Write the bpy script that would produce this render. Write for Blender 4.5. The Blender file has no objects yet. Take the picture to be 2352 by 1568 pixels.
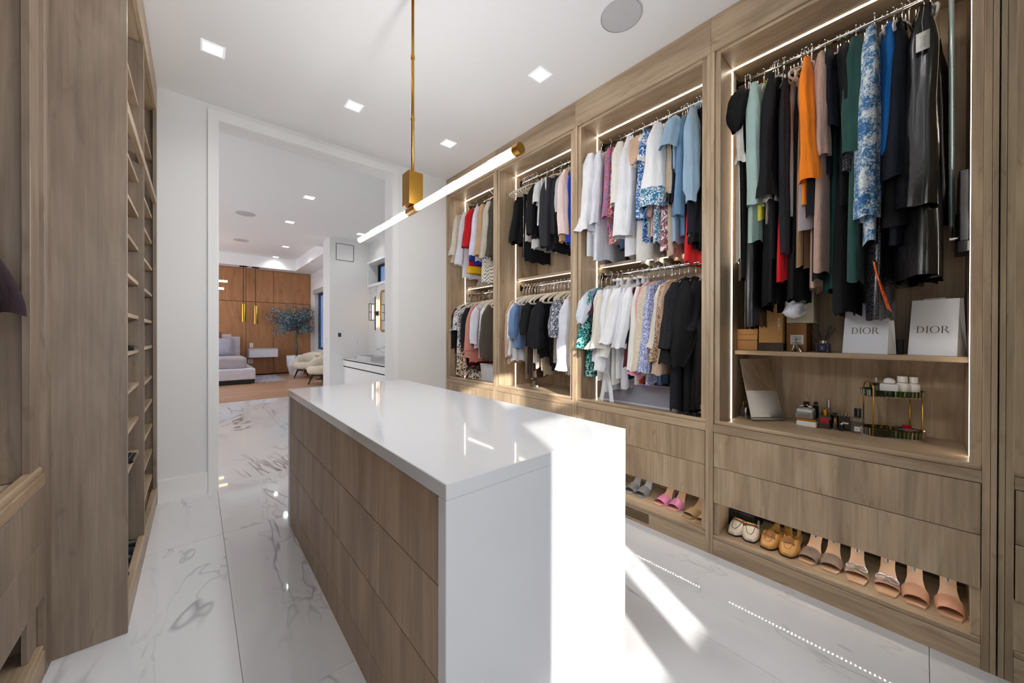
import bpy, bmesh, math, random
from mathutils import Vector, Matrix
PI = math.pi
random.seed(7)
SC = bpy.context.scene
COL = SC.collection

# ------------------------------------------------------------------ camera, world, sun, window light, exposure
FPX, YAW, PIT, ROL, CY = 827.7, .7191, -.0033, .0021, -13.0
CAMP = Vector((0, 0, 1.30))
cF = Vector((math.sin(YAW)*math.cos(PIT), math.cos(YAW)*math.cos(PIT), math.sin(PIT)))
cR0 = Vector((math.cos(YAW), -math.sin(YAW), 0)); cU0 = cR0.cross(cF)
cR = cR0*math.cos(ROL) + cU0*math.sin(ROL); cU = cU0*math.cos(ROL) - cR0*math.sin(ROL)
cam_d = bpy.data.cameras.new('camera'); cam = bpy.data.objects.new('camera', cam_d); COL.objects.link(cam)
cam_d.sensor_width = 36; cam_d.sensor_fit = 'HORIZONTAL'; cam_d.lens = FPX/2352*36; cam_d.shift_y = CY/2352
cam_d.clip_start = .02; cam_d.clip_end = 100
M = Matrix((cR, cU, -cF)).transposed().to_4x4(); M.translation = CAMP; cam.matrix_world = M
SC.camera = cam
SC.view_settings.view_transform = 'Standard'; SC.view_settings.look = 'None'
SC.view_settings.gamma = 1; SC.view_settings.use_curve_mapping = False
SC.view_settings.exposure = 0.12
try:
    SC.cycles.max_bounces = 10; SC.cycles.diffuse_bounces = 5; SC.cycles.glossy_bounces = 5
    SC.cycles.transmission_bounces = 8; SC.cycles.transparent_max_bounces = 10
    SC.cycles.sample_clamp_indirect = 4; SC.cycles.use_denoising = True
    SC.cycles.caustics_reflective = False; SC.cycles.caustics_refractive = False
except Exception: pass

world = bpy.data.worlds.new('world'); SC.world = world; world.use_nodes = True
wb = world.node_tree.nodes['Background']; wb.inputs[0].default_value = (.16, .34, .75, 1); wb.inputs[1].default_value = .8

def aim(o, d): o.rotation_euler = Vector(d).to_track_quat('-Z', 'Y').to_euler()
def light(name, typ, loc, d, energy, color=(1, 1, 1), size=None, size_y=None, spot=None, parent=None):
    l = bpy.data.lights.new(name, typ); l.energy = energy; l.color = color
    o = bpy.data.objects.new(name, l); COL.objects.link(o); o.location = loc; aim(o, d)
    if typ == 'AREA':
        l.size = size or .1
        if size_y: l.shape = 'RECTANGLE'; l.size_y = size_y
    if typ == 'SUN': l.angle = size or .01
    if typ == 'POINT': l.shadow_soft_size = size or .03
    if typ == 'SPOT': l.spot_size = spot or 2.2; l.spot_blend = .8; l.shadow_soft_size = size or .05
    if parent is not None:
        o.parent = parent; o.location = Vector(loc) - ORG[parent.name]
    return o
EL = math.radians(18.4); SUND = Vector((.457*math.cos(EL), .889*math.cos(EL), -math.sin(EL)))
light('sun', 'SUN', (-2, -5, 4), SUND, 9.0, (1, .965, .9), size=.012)
light('window_daylight', 'AREA', (.1, -1.85, 1.7), (0.2, 1, -.08), 38, (.93, .97, 1), 1.3, 1.9)
light('added_ceiling_fill', 'AREA', (.1, -1.8, .9), (0.15, .8, .75), 14, (1, .98, .95), 1.6, 1.0)  # added uplight that lifts the closet ceiling, stands for no real lamp
light('bedroom_daylight', 'AREA', (3.6, 12.7, 1.8), (-1, -.2, -.05), 95, (.45, .62, 1), 1.3, 1.9)

# ------------------------------------------------------------------ object helpers
ORG = {}
def tag(o, label=None, cat=None, group=None, kind=None):
    if label: o['label'] = label
    if cat: o['category'] = cat
    if group: o['group'] = group
    if kind: o['kind'] = kind
    return o
def thing(name, label, cat, loc, group=None, rz=0):
    o = bpy.data.objects.new(name, None); COL.objects.link(o); o.location = loc; o.rotation_euler.z = rz
    o.empty_display_size = .05
    ORG[o.name] = Vector(loc)
    return tag(o, label, cat, group)
def link(name, me, mat, parent=None, loc=None, smooth=False):
    o = bpy.data.objects.new(name, me); COL.objects.link(o)
    if mat is not None and not me.materials:
        me.materials.append(mat)
    if smooth:
        me.polygons.foreach_set('use_smooth', [True]*len(me.polygons))
    if parent is not None:
        o.parent = parent; ORG[o.name] = ORG[parent.name]
    else:
        L = Vector(loc) if loc else Vector((0, 0, 0)); o.location = L; ORG[o.name] = L
    return o
class G:
    """collects vertices and faces in world coordinates, links them as one mesh object"""
    def __init__(s): s.v = []; s.f = []; s.m = []
    def add(s, vs, fs, mi=0):
        n = len(s.v); s.v += [tuple(v) for v in vs]; s.f += [tuple(i+n for i in f) for f in fs]; s.m += [mi]*len(fs); return s
    def box(s, x0, x1, y0, y1, z0, z1, mi=0):
        vs = [(x, y, z) for x in (x0, x1) for y in (y0, y1) for z in (z0, z1)]
        return s.add(vs, [(0, 1, 3, 2), (4, 6, 7, 5), (0, 4, 5, 1), (2, 3, 7, 6), (0, 2, 6, 4), (1, 5, 7, 3)], mi)
    def tube(s, pts, r, n=8, closed=False, cap=True, ry=None, mi=0, up=(0, 0, 1)):
        pts = [Vector(p) for p in pts]; N = len(pts); rings = []; pr = None
        for i, p in enumerate(pts):
            a = pts[(i-1) % N] if (i > 0 or closed) else p
            b = pts[(i+1) % N] if (i < N-1 or closed) else p
            t = (b-a).normalized() if (b-a).length > 1e-9 else Vector((0, 0, 1))
            if pr is None:
                q = Vector(up) if abs(t.dot(Vector(up))) < .95 else Vector((1, 0, 0))
                u = (q - t*q.dot(t)).normalized()
            else:
                u = (pr - t*pr.dot(t)).normalized()
            pr = u; w = t.cross(u); rr = r[i] if isinstance(r, (list, tuple)) else r
            r2 = (ry[i] if isinstance(ry, (list, tuple)) else ry) if ry is not None else rr
            rings.append([p + u*rr*math.cos(2*PI*k/n) + w*r2*math.sin(2*PI*k/n) for k in range(n)])
        vs = [v for rg in rings for v in rg]; fs = []
        for i in range(N if closed else N-1):
            for k in range(n):
                a = i*n+k; b = i*n+(k+1) % n; c = ((i+1) % N)*n+(k+1) % n; d = ((i+1) % N)*n+k
                fs.append((a, b, c, d))
        if cap and not closed:
            fs.append(tuple(range(n))[::-1]); fs.append(tuple((N-1)*n+k for k in range(n)))
        return s.add(vs, fs, mi)
    def lathe(s, prof, c, n=20, axis='Z', cap=True, mi=0, sx=1, sy=1):
        cx, cy, cz = c; vs = []; fs = []
        for r, h in prof:
            for k in range(n):
                a = 2*PI*k/n; x, y = r*math.cos(a)*sx, r*math.sin(a)*sy
                vs.append((cx+x, cy+y, cz+h) if axis == 'Z' else (cx+h, cy+x, cz+y) if axis == 'X' else (cx+x, cy+h, cz+y))
        for i in range(len(prof)-1):
            for k in range(n): fs.append((i*n+k, i*n+(k+1) % n, (i+1)*n+(k+1) % n, (i+1)*n+k))
        if cap: fs.append(tuple(range(n))[::-1]); fs.append(tuple((len(prof)-1)*n+k for k in range(n)))
        return s.add(vs, fs, mi)
    def prism(s, pts, d, mi=0):
        """planar polygon pts (3D) extruded by vector d"""
        n = len(pts); d = Vector(d); vs = [Vector(p) for p in pts]; vs += [v+d for v in vs]
        fs = [tuple(range(n))[::-1], tuple(range(n, 2*n))] + [(i, (i+1) % n, n+(i+1) % n, n+i) for i in range(n)]
        return s.add(vs, fs, mi)
    def grid(s, P, closed_u=False, mi=0):
        R = len(P); C = len(P[0]); fs = []
        for i in range(R-1):
            for j in range(C if closed_u else C-1):
                fs.append((i*C+j, i*C+(j+1) % C, (i+1)*C+(j+1) % C, (i+1)*C+j))
        return s.add([p for r in P for p in r], fs, mi)
    def mesh(s, name, org=Vector((0, 0, 0)), bevel=0, mats=None, rec=True):
        me = bpy.data.meshes.new(name)
        me.from_pydata([(v[0]-org[0], v[1]-org[1], v[2]-org[2]) for v in s.v], [], s.f); me.update()
        if mats:
            for m in mats: me.materials.append(m)
            me.polygons.foreach_set('material_index', s.m)
        if bevel or rec:
            bm = bmesh.new(); bm.from_mesh(me)
            if bevel:
                bmesh.ops.bevel(bm, geom=list(bm.edges), offset=bevel, segments=2 if bevel > .004 else 1, affect='EDGES', profile=.6)
            if rec: bmesh.ops.recalc_face_normals(bm, faces=bm.faces)
            bm.to_mesh(me); bm.free()
        return me
    def build(s, name, mat, parent=None, loc=None, smooth=False, bevel=0, mats=None, rec=True):
        org = ORG[parent.name] if parent is not None else (Vector(loc) if loc else Vector((0, 0, 0)))
        return link(name, s.mesh(name, org, bevel, mats, rec), None if mats else mat, parent, loc, smooth)
def box(name, mat, x, y, z, parent=None, bevel=.0015, loc=None):
    return G().box(x[0], x[1], y[0], y[1], z[0], z[1]).build(name, mat, parent, loc=loc, bevel=bevel)
def struct(o): o['kind'] = 'structure'; return o
def copy_tree(o, parent=None):
    c = o.copy(); COL.objects.link(c); c.parent = parent
    ORG[c.name] = ORG.get(o.name, Vector((0, 0, 0)))
    for ch in o.children: copy_tree(ch, c)
    return c
def ray(px, py): return cF + cR*((px-1176)/FPX) + cU*((784+CY-py)/FPX)
def atx(x, px, py=767): d = ray(px, py); return CAMP + d*(x/d.x)
def aty(y, px, py=767): d = ray(px, py); return CAMP + d*(y/d.y)
def atz(z, px, py): d = ray(px, py); return CAMP + d*((z-1.3)/d.z)

# ------------------------------------------------------------------ materials
def nodes(name):
    m = bpy.data.materials.new(name); m.use_nodes = True; nt = m.node_tree
    return m, nt, nt.nodes['Principled BSDF']
def N(nt, t, **kw):
    n = nt.nodes.new(t)
    for k, v in kw.items():
        if k in n.inputs: n.inputs[k].default_value = v
        else: setattr(n, k, v)
    return n
def L(nt, a, b): nt.links.new(a, b)
def rgb(h):
    c = [int(h[i:i+2], 16)/255 for i in (0, 2, 4)]
    return tuple(((x+.055)/1.055)**2.4 if x > .04045 else x/12.92 for x in c) + (1,)
def ramp(nt, fac, stops, interp='LINEAR'):
    r = N(nt, 'ShaderNodeValToRGB'); cr = r.color_ramp; cr.interpolation = interp
    while len(cr.elements) < len(stops): cr.elements.new(.5)
    for e, (p, c) in zip(cr.elements, stops):
        e.position = p; e.color = c if len(c) == 4 else tuple(c)+(1,)
    L(nt, fac, r.inputs[0]); return r.outputs[0]
def bump(nt, b, h, s=.3, d=.002):
    n = N(nt, 'ShaderNodeBump'); n.inputs['Strength'].default_value = s; n.inputs['Distance'].default_value = d
    L(nt, h, n.inputs['Height']); L(nt, n.outputs[0], b.inputs['Normal'])
def plain(name, hexc, rough=.5, metal=0, emit=0, emit_c=None, trans=0, ior=1.45, alpha=1, coat=0, spec=None, sheen=0):
    m, nt, b = nodes(name); b.inputs['Base Color'].default_value = rgb(hexc); b.inputs['Roughness'].default_value = rough
    b.inputs['Metallic'].default_value = metal; b.inputs['IOR'].default_value = ior
    b.inputs['Transmission Weight'].default_value = trans; b.inputs['Coat Weight'].default_value = coat
    b.inputs['Alpha'].default_value = alpha; b.inputs['Sheen Weight'].default_value = sheen
    if spec is not None: b.inputs['Specular IOR Level'].default_value = spec
    if emit:
        b.inputs['Emission Color'].default_value = rgb(emit_c or hexc); b.inputs['Emission Strength'].default_value = emit
    return m
def paint(name, hexc, rough=.5, bs=.05):
    m, nt, b = nodes(name); tc = N(nt, 'ShaderNodeTexCoord')
    n = N(nt, 'ShaderNodeTexNoise', Scale=180.0); L(nt, tc.outputs['Object'], n.inputs['Vector'])
    b.inputs['Base Color'].default_value = rgb(hexc); b.inputs['Roughness'].default_value = rough
    bump(nt, b, n.outputs[0], bs, .0006); return m
def wood(name, cols, axis='Z', rough=.42, scl=1.0, dark=.68):
    """laminate oak: long streaks along the grain axis, a few darker cathedral figures and knots"""
    m, nt, b = nodes(name); tc = N(nt, 'ShaderNodeTexCoord'); oi = N(nt, 'ShaderNodeObjectInfo')
    mu = N(nt, 'ShaderNodeVectorMath', operation='SCALE'); mu.inputs[0].default_value = (13.1, 7.7, 9.3)
    L(nt, oi.outputs['Random'], mu.inputs['Scale'])
    ad = N(nt, 'ShaderNodeVectorMath', operation='ADD'); L(nt, tc.outputs['Object'], ad.inputs[0]); L(nt, mu.outputs[0], ad.inputs[1])
    def mp(a, c):
        s = [c*scl]*3; s['XYZ'.index(axis)] = a*scl
        q = N(nt, 'ShaderNodeMapping'); q.inputs['Scale'].default_value = s; L(nt, ad.outputs[0], q.inputs[0]); return q.outputs[0]
    n1 = N(nt, 'ShaderNodeTexNoise', Scale=1.0, Detail=6.0, Roughness=.55, Distortion=1.3); L(nt, mp(.9, 6), n1.inputs['Vector'])
    n2 = N(nt, 'ShaderNodeTexNoise', Scale=1.0, Detail=4.0, Roughness=.6, Distortion=.2); L(nt, mp(2.2, 75), n2.inputs['Vector'])
    n3 = N(nt, 'ShaderNodeTexNoise', Scale=1.0, Detail=2.0, Distortion=2.5); L(nt, mp(2.2, 7), n3.inputs['Vector'])
    c = ramp(nt, n1.outputs[0], [(.28, rgb(cols[0])), (.5, rgb(cols[1])), (.72, rgb(cols[2]))])
    f = ramp(nt, n2.outputs[0], [(.3, (dark,)*3), (.62, (1.03,)*3)])
    mx = N(nt, 'ShaderNodeMix', data_type='RGBA', blend_type='MULTIPLY'); mx.inputs[0].default_value = .7
    L(nt, c, mx.inputs[6]); L(nt, f, mx.inputs[7])
    k = ramp(nt, n3.outputs[0], [(.62, (1, 1, 1)), (.74, (.72, .66, .62))])
    mx2 = N(nt, 'ShaderNodeMix', data_type='RGBA', blend_type='MULTIPLY'); mx2.inputs[0].default_value = .8
    L(nt, mx.outputs[2], mx2.inputs[6]); L(nt, k, mx2.inputs[7]); L(nt, mx2.outputs[2], b.inputs['Base Color'])
    b.inputs['Roughness'].default_value = rough; bump(nt, b, n2.outputs[0], .12, .0006)
    return m
def marble(name, base='E6E6E8', vein='8A8C92', rough=.035, scale=1.0, rot=.3):
    m, nt, b = nodes(name); tc = N(nt, 'ShaderNodeTexCoord'); oi = N(nt, 'ShaderNodeObjectInfo')
    mu = N(nt, 'ShaderNodeVectorMath', operation='SCALE'); mu.inputs[0].default_value = (31, 17, 23); L(nt, oi.outputs['Random'], mu.inputs['Scale'])
    ad = N(nt, 'ShaderNodeVectorMath', operation='ADD'); L(nt, tc.outputs['Object'], ad.inputs[0]); L(nt, mu.outputs[0], ad.inputs[1])
    q = N(nt, 'ShaderNodeMapping'); q.inputs['Rotation'].default_value = (0, 0, rot); q.inputs['Scale'].default_value = (scale*1.5, scale*.42, scale)
    L(nt, ad.outputs[0], q.inputs[0])
    def vn(sc, w0, w1, dist, det=4.2):
        n = N(nt, 'ShaderNodeTexNoise', Scale=sc, Detail=det, Roughness=.62, Distortion=dist); L(nt, q.outputs[0], n.inputs['Vector'])
        s = N(nt, 'ShaderNodeMath', operation='SUBTRACT'); L(nt, n.outputs[0], s.inputs[0]); s.inputs[1].default_value = .5
        a = N(nt, 'ShaderNodeMath', operation='ABSOLUTE'); L(nt, s.outputs[0], a.inputs[0])
        return ramp(nt, a.outputs[0], [(w0, (1, 1, 1)), (w1, (0, 0, 0))])
    v1 = vn(.8, .0, .011, .7); v2 = vn(1.9, .0, .012, .5)
    msk = N(nt, 'ShaderNodeTexNoise', Scale=1.6, Detail=2.0); L(nt, q.outputs[0], msk.inputs['Vector'])
    mk = ramp(nt, msk.outputs[0], [(.44, (0, 0, 0)), (.60, (1, 1, 1))])
    cl = N(nt, 'ShaderNodeTexNoise', Scale=1.1, Detail=5.0, Distortion=.8); L(nt, q.outputs[0], cl.inputs['Vector'])
    base_c = ramp(nt, cl.outputs[0], [(.3, rgb('D6D7DA')), (.48, rgb(base)), (.8, rgb('ECECEE'))])
    mm = N(nt, 'ShaderNodeMath', operation='MULTIPLY'); L(nt, v1, mm.inputs[0]); L(nt, mk, mm.inputs[1])
    m2 = N(nt, 'ShaderNodeMath', operation='MULTIPLY'); L(nt, v2, m2.inputs[0]); m2.inputs[1].default_value = .4
    m3 = N(nt, 'ShaderNodeMath', operation='MULTIPLY'); L(nt, m2.outputs[0], m3.inputs[0]); L(nt, mk, m3.inputs[1])
    sm = N(nt, 'ShaderNodeMath', operation='MAXIMUM'); L(nt, mm.outputs[0], sm.inputs[0]); L(nt, m3.outputs[0], sm.inputs[1])
    mx = N(nt, 'ShaderNodeMix', data_type='RGBA'); L(nt, sm.outputs[0], mx.inputs[0]); L(nt, base_c, mx.inputs[6]); mx.inputs[7].default_value = rgb(vein)
    L(nt, mx.outputs[2], b.inputs['Base Color']); b.inputs['Roughness'].default_value = rough
    return m

OAK = ('947E66', 'B39B7E', 'C7B194')
oakZ = wood('oak_vertical', OAK, 'Z'); oakY = wood('oak_along_y', OAK, 'Y'); oakX = wood('oak_along_x', OAK, 'X')
oakI = wood('oak_island', ('8A7058', 'A5896C', 'B89D80'), 'Z')
oakShade = wood('oak_left_shaded', ('7A6A5A', '917F6E', 'A3917F'), 'Z')  # same oak, with the shade of the left side put into its colour
teak = wood('bedroom_panel_wood', ('9E6C44', 'B07C52', 'BC885C'), 'Z', .45, 1.0, .9)
plankw = wood('bedroom_floor_wood', ('A47B5C', 'BF9677', 'CDA78A'), 'X', .35, .6, .85)
wallw = paint('wall_paint', 'E9E9E8', .55); ceilw = paint('ceiling_paint', 'F6F6F6', .6); trimw = plain('trim_paint', 'EFEFEE', .35)
marbleF = marble('floor_marble'); marbleW = marble('wall_marble', 'E2E0DD', 'B9B7B4', .2, .55, .9)
quartz = plain('white_quartz', 'D0D0D2', .05); grout = plain('grout', 'A9A9A8', .8)
brass = plain('brass', 'B98A3C', .28, 1); gold = plain('polished_gold', 'E0B04A', .18, 1); chrome = plain('chrome', 'D8D8DA', .12, 1)
steel = plain('brushed_steel', 'B8BABC', .3, 1); black = plain('black_plastic', '141416', .4); darkg = plain('dark_gap', '0C0B0A', .9)
lamp = plain('lamp_white', 'FFFFFF', .4, emit=14); ledm = plain('led_white', 'FFFFFF', .4, emit=14, emit_c='FFF4E2')
glass = plain('clear_glass', 'FFFFFF', .02, trans=1, ior=1.45); white = plain('white_gloss', 'F0F0F0', .2)
mirrorm = plain('mirror_silver', 'C9D4CC', .01, 1); mirror2 = plain('vanity_mirror', 'E8E8E8', .02, 1)
# ------------------------------------------------------------------ the rooms
XW, XB = 2.297, 2.87            # wardrobe face and wardrobe back
YD, CL, C2 = 3.85, 3.18, 3.36   # doorway wall, closet ceiling, bathroom ceiling
fl = struct(G().box(-1.1, 2.95, -1.6, 4.03, -.08, -.006).box(-2.6, 3.0, 4.03, 8.7, -.08, -.006).build('floor', grout))
xs = [.13+.762*k for k in range(-4, 5)]; ys = [3.0-1.51*3+1.51*k for k in range(0, 9)]
tm = {}
def tile(x0, x1, y0, y1):
    g = .0012; o = G().box(x0+g, x1-g, y0+g, y1-g, -.008, 0).build('tile', marbleF, fl)
for i in range(len(xs)-1):
    for j in range(-1, len(ys)):
        y0 = ys[0]-1.51 if j < 0 else ys[j]; y1 = y0+1.51
        for (X0, X1, Y0, Y1) in ((-1.1, 2.95, -1.6, 4.03), (-2.6, 2.95, 4.03, 8.7)):
            a, b, c, d = max(xs[i], X0), min(xs[i+1], X1), max(y0, Y0), min(y1, Y1)
            if b-a > .02 and d-c > .02: tile(a, b, c, d)
struct(G().box(-3.2, 3.1, 8.7, 14.2, -.08, 0).build('floor', plankw))
struct(box('ceiling', ceilw, (-1.3, 3.0), (-1.7, 4.03), (CL, CL+.1), bevel=0))
struct(box('ceiling', ceilw, (-2.7, 3.2), (4.0, 9.35), (C2, C2+.1), bevel=0))
# tray ceiling of the bedroom: a lower border and a raised middle
tr = struct(G().box(-3.2, 3.1, 13.48, 14.2, C2, C2+.5).box(2.43, 3.1, 9.3, 13.48, C2, C2+.5).box(-3.2, -2.4, 9.3, 13.48, C2, C2+.5)
            .box(-2.4, 2.43, 9.3, 13.48, 3.70, 3.86).box(-2.4, 2.43, 9.25, 9.35, C2+.1, 3.7).build('ceiling', ceilw))
# closet walls
struct(box('wall_left', wallw, (-1.2, -1.1), (-1.6, 4.03), (0, CL), bevel=0))
struct(box('wall_right', wallw, (2.9, 3.0), (-.3, 4.03), (0, CL), bevel=0))
struct(G().box(-1.1, .135, YD, 4.03, 0, CL).box(1.615, 2.9, YD, 4.03, 0, CL).box(.135, 1.615, YD, 4.03, 3.06, CL+.2)
       .box(-2.6, -1.1, YD, 4.03, 0, C2).box(2.9, 3.0, YD, 4.03, 0, C2).box(-1.1, 2.9, 4.0, 4.03, CL, C2).build('wall_back', wallw))
d1 = G().box(.070, .135, YD-.018, YD, 0, 3.136).box(1.615, 1.68, YD-.018, YD, 0, 3.136).box(.135, 1.615, YD-.018, YD, 3.06, 3.136)
d1.box(.135, .139, YD, 4.03, 0, 3.06).box(1.611, 1.615, YD, 4.03, 0, 3.06).box(.139, 1.611, YD, 4.03, 3.056, 3.06)
d1.box(.070, .135, 4.03, 4.048, 0, 3.136).box(1.615, 1.68, 4.03, 4.048, 0, 3.136).box(.135, 1.615, 4.03, 4.048, 3.06, 3.136)
o = struct(d1.build('door_1', trimw, bevel=0)); o['label'] = 'white cased opening from the closet to the bathroom'
struct(box('baseboard_back', trimw, (-.226, .069), (YD-.014, YD), (0, .178)))
struct(box('baseboard_back', trimw, (1.681, XW-.002), (YD-.014, YD), (0, .178)))
# window wall behind the camera: two columns of panes, one tall row below and one short row above
Yw = -1.5; wx = (-.384, .232, .40, .602); wz = (.80, 1.93, 2.03, 2.56)
g = G().box(-1.1, wx[0], Yw-.15, Yw, 0, CL).box(wx[3], 2.9, Yw-.15, Yw, 0, CL)
g.box(wx[0], wx[3], Yw-.15, Yw, 0, wz[0]).box(wx[0], wx[3], Yw-.15, Yw, wz[3], CL)
struct(g.build('wall_front', wallw))
w1 = struct(G().box(wx[1], wx[2], Yw-.10, Yw-.05, wz[0], wz[3]).box(wx[0], wx[1], Yw-.10, Yw-.05, wz[1], wz[2]).box(wx[2], wx[3], Yw-.10, Yw-.05, wz[1], wz[2])
            .build('window_1', black))
# return wall that carries the tall mirror at the near end of the wardrobe
struct(G().box(1.36, 2.9, -.30, -.205, 0, CL).box(1.36, 1.46, -1.5, -.30, 0, CL).build('wall_right', wallw))
# bathroom shell
struct(box('wall_left', wallw, (-2.7, -2.6), (4.03, 8.28), (0, C2), bevel=0))
YB = 8.28; XM = 2.945
struct(G().box(2.119, 3.1, YB, 8.80, 0, C2).box(-2.7, -1.6, YB, 8.80, 0, C2).build('wall_back', wallw))
mw = struct(G().box(XM, XM+.25, 4.03, YB, 0, 2.35).box(XM, XM+.25, 4.03, YB, 2.92, C2).box(XM, XM+.25, 4.03, 6.6, 2.35, 2.92).box(XM, XM+.25, 8.24, YB, 2.35, 2.92)
            .build('wall_right', marbleW))
# bedroom shell
YN = 13.97; XR = 2.969
struct(G().box(XR, XR+.2, 8.80, 12.0, 0, C2).box(XR, XR+.2, 13.385, 14.2, 0, C2).box(XR, XR+.2, 12.0, 13.385, 0, .79).box(XR, XR+.2, 12.0, 13.385, 2.67, C2)
       .build('wall_right', wallw))
struct(box('wall_left', wallw, (-3.3, -3.2), (8.7, 14.2), (0, C2), bevel=0))
wn = struct(box('wall_back', darkg, (-3.2, XR), (YN+.02, YN+.15), (0, C2), bevel=0))
px_ = [-3.19, -2.0, -.6, .437, 1.165, 1.893, 2.967]
for a, b in zip(px_[:-1], px_[1:]):
    for c, d in ((.03, 2.315), (2.327, C2-.012)):
        box('panel', teak, (a+.005, b-.005), (YN, YN+.03), (c, d), wn, .002)
w2 = struct(G().box(XR+.02, XR+.18, 12.0, 12.03, .79, 2.67).box(XR-.01, XR+.18, 13.355, 13.385, .79, 2.67).box(XR-.01, XR+.18, 12.0, 13.385, .78, .80)
            .box(XR-.01, XR+.18, 12.0, 13.385, 2.64, 2.67).build('window_2', trimw))
navy = plain('window_frame_navy', '15233F', .4)
G().box(XR+.10, XR+.16, 13.20, 13.355, .80, 2.64).box(XR+.10, XR+.16, 12.03, 12.09, .80, 2.64).box(XR+.10, XR+.16, 12.09, 13.2, .80, .87).box(XR+.10, XR+.16, 12.09, 13.2, 2.57, 2.64).build('window_frame', navy, w2)
G().box(XR+.12, XR+.13, 12.09, 13.2, .87, 2.57).build('pane', glass, w2)
bl = G()
for k in range(5): bl.box(XR-.05, XR-.01, 12.0, 13.42, 2.62+.03*k, 2.645+.03*k)
tag(bl.build('roman_blind', plain('blind_fabric', 'B7B2AB', .9), loc=(XR-.03, 12.7, 2.62)), 'pale grey fabric blind pulled up above the bedroom window', 'blind')

# ------------------------------------------------------------------ ceiling fixtures
def downlight(x, y, z, lab, power=16, s=.045, grp='square recessed ceiling lights', seen=True):
    t = thing('ceiling_light', lab, 'light', (x, y, z), grp if False else None)
    f = G(); w = s+.012
    f.box(x-w, x-s, y-w, y+w, z-.004, z).box(x+s, x+w, y-w, y+w, z-.004, z).box(x-s, x+s, y-w, y-s, z-.004, z).box(x-s, x+s, y+s, y+w, z-.004, z)
    f.build('frame', plain_white_lit, t, bevel=0)
    G().box(x-s, x+s, y-s, y+s, z-.0025, z-.0005).build('reflector', plain('reflector_white', 'FFFFFF', .3, emit=2.2), t)
    G().lathe([(.001, -.004), (s*.62, -.004), (s*.66, -.0026)], (x, y, z), 20).build('lamp', lamp, t)
    light('downlight', 'SPOT', (x, y, z-.03), (0, 0, -1), power, (1, .995, .985), size=.04, spot=2.7, parent=t)
    return t
plain_white_lit = plain('lit_trim', 'FFFFFF', .4, emit=.25)
K = 1.0
for (x, y, z, lab, pw, s) in (
    (.082, 3.094, CL, 'square recessed light on the closet ceiling nearest the shoe tower', 6, .05),
    (.978, 3.10, CL, 'square recessed light above the far end of the island', 6, .05),
    (1.868, 3.09, CL, 'square recessed light by the far end of the wardrobe wall', 6, .05),
    (1.872, 1.835, CL, 'square recessed light beside the speaker and the tall wardrobe wall', 6, .05),
    (.082, 1.835, CL, 'square recessed light over the left aisle', 6, .05),
    (.082, .57, CL, 'square recessed light over the left aisle near the window', 6, .05),
    (.978, .57, CL, 'square recessed light over the near end of the island', 6, .05),
    (1.872, .57, CL, 'square recessed light over the right aisle', 6, .05),
    (.55, -.7, CL, 'square recessed light by the window wall', 6, .05),
    (1.281, 6.106, C2, 'nearest recessed light on the bathroom ceiling', 10, .06),
    (1.294, 7.683, C2, 'recessed light on the bathroom ceiling close to the tray edge', 10, .06),
    (2.541, 7.631, C2, 'recessed light above the vanity, behind the pendant bar tip', 8, .06),
    (.0, 6.0, C2, 'recessed light over the left part of the bathroom', 10, .06),
    (1.846, 11.545, 3.70, 'nearer recessed light in the bedroom tray ceiling', 30, .07),
    (1.857, 13.284, 3.70, 'farther recessed light in the bedroom tray ceiling', 10, .07),
    (-.6, 11.5, 3.70, 'recessed light over the bed', 30, .07)):
    downlight(x, y, z, lab, pw, s)
spk = plain('speaker_grille', 'C6C6C6', .8)
def speaker(x, y, z, r, lab, m=spk):
    t = thing('ceiling_speaker', lab, 'speaker', (x, y, z))
    G().lathe([(.001, -.004), (r-.006, -.004), (r-.004, -.0005)], (x, y, z), 48).build('grille', m, t)
    G().lathe([(r-.003, -.0005), (r-.003, -.006), (r, -.006), (r, -.0005)], (x, y, z), 48, cap=False).build('rim', m, t)
speaker(1.882, 1.18, CL, .118, 'round grey speaker grille flush in the closet ceiling')
p = atz(C2, 564, 490.5); speaker(p.x, p.y, C2, .14, 'round speaker grille in the bathroom ceiling, seen through the opening')
p = atz(3.70, 554, 551.5); speaker(p.x, p.y, 3.70, .16, 'round speaker grille in the bedroom tray ceiling')
p = atz(C2, 718, 599); speaker(p.x, p.y, C2, .045, 'tiny smoke sensor disc on the bedroom ceiling border')

# ------------------------------------------------------------------ pendant
PX, PY = .883, 1.83
t = thing('pendant_light', 'long brass pendant with a glowing glass bar on a thin rod above the island', 'pendant light', (PX, PY, CL))
G().lathe([(.055, 0), (.055, -.018), (.05, -.022)], (PX, PY, CL), 32).build('canopy', brass, t, smooth=False)
r = G().tube([(PX, PY, CL-.02), (PX, PY, 2.17)], .008, 12)
for z in (2.80, 2.47): r.lathe([(.008, -.012), (.0105, -.010), (.0105, .010), (.008, .012)], (PX, PY, z), 12)
r.build('rod', brass, t, smooth=True)
box('body', brass, (PX-.041, PX+.041), (PY-.041, PY+.041), (1.993, 2.17), t, .0015)
G().lathe([(.021, -.052), (.0215, -.05), (.0215, .05), (.021, .052)], (PX, PY, 1.975), 20, 'Y').build('collar', brass, t)
pend_m = plain('pendant_glow', 'FFFFFF', .4, emit=1.9, emit_c='FFEBD2')
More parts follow.
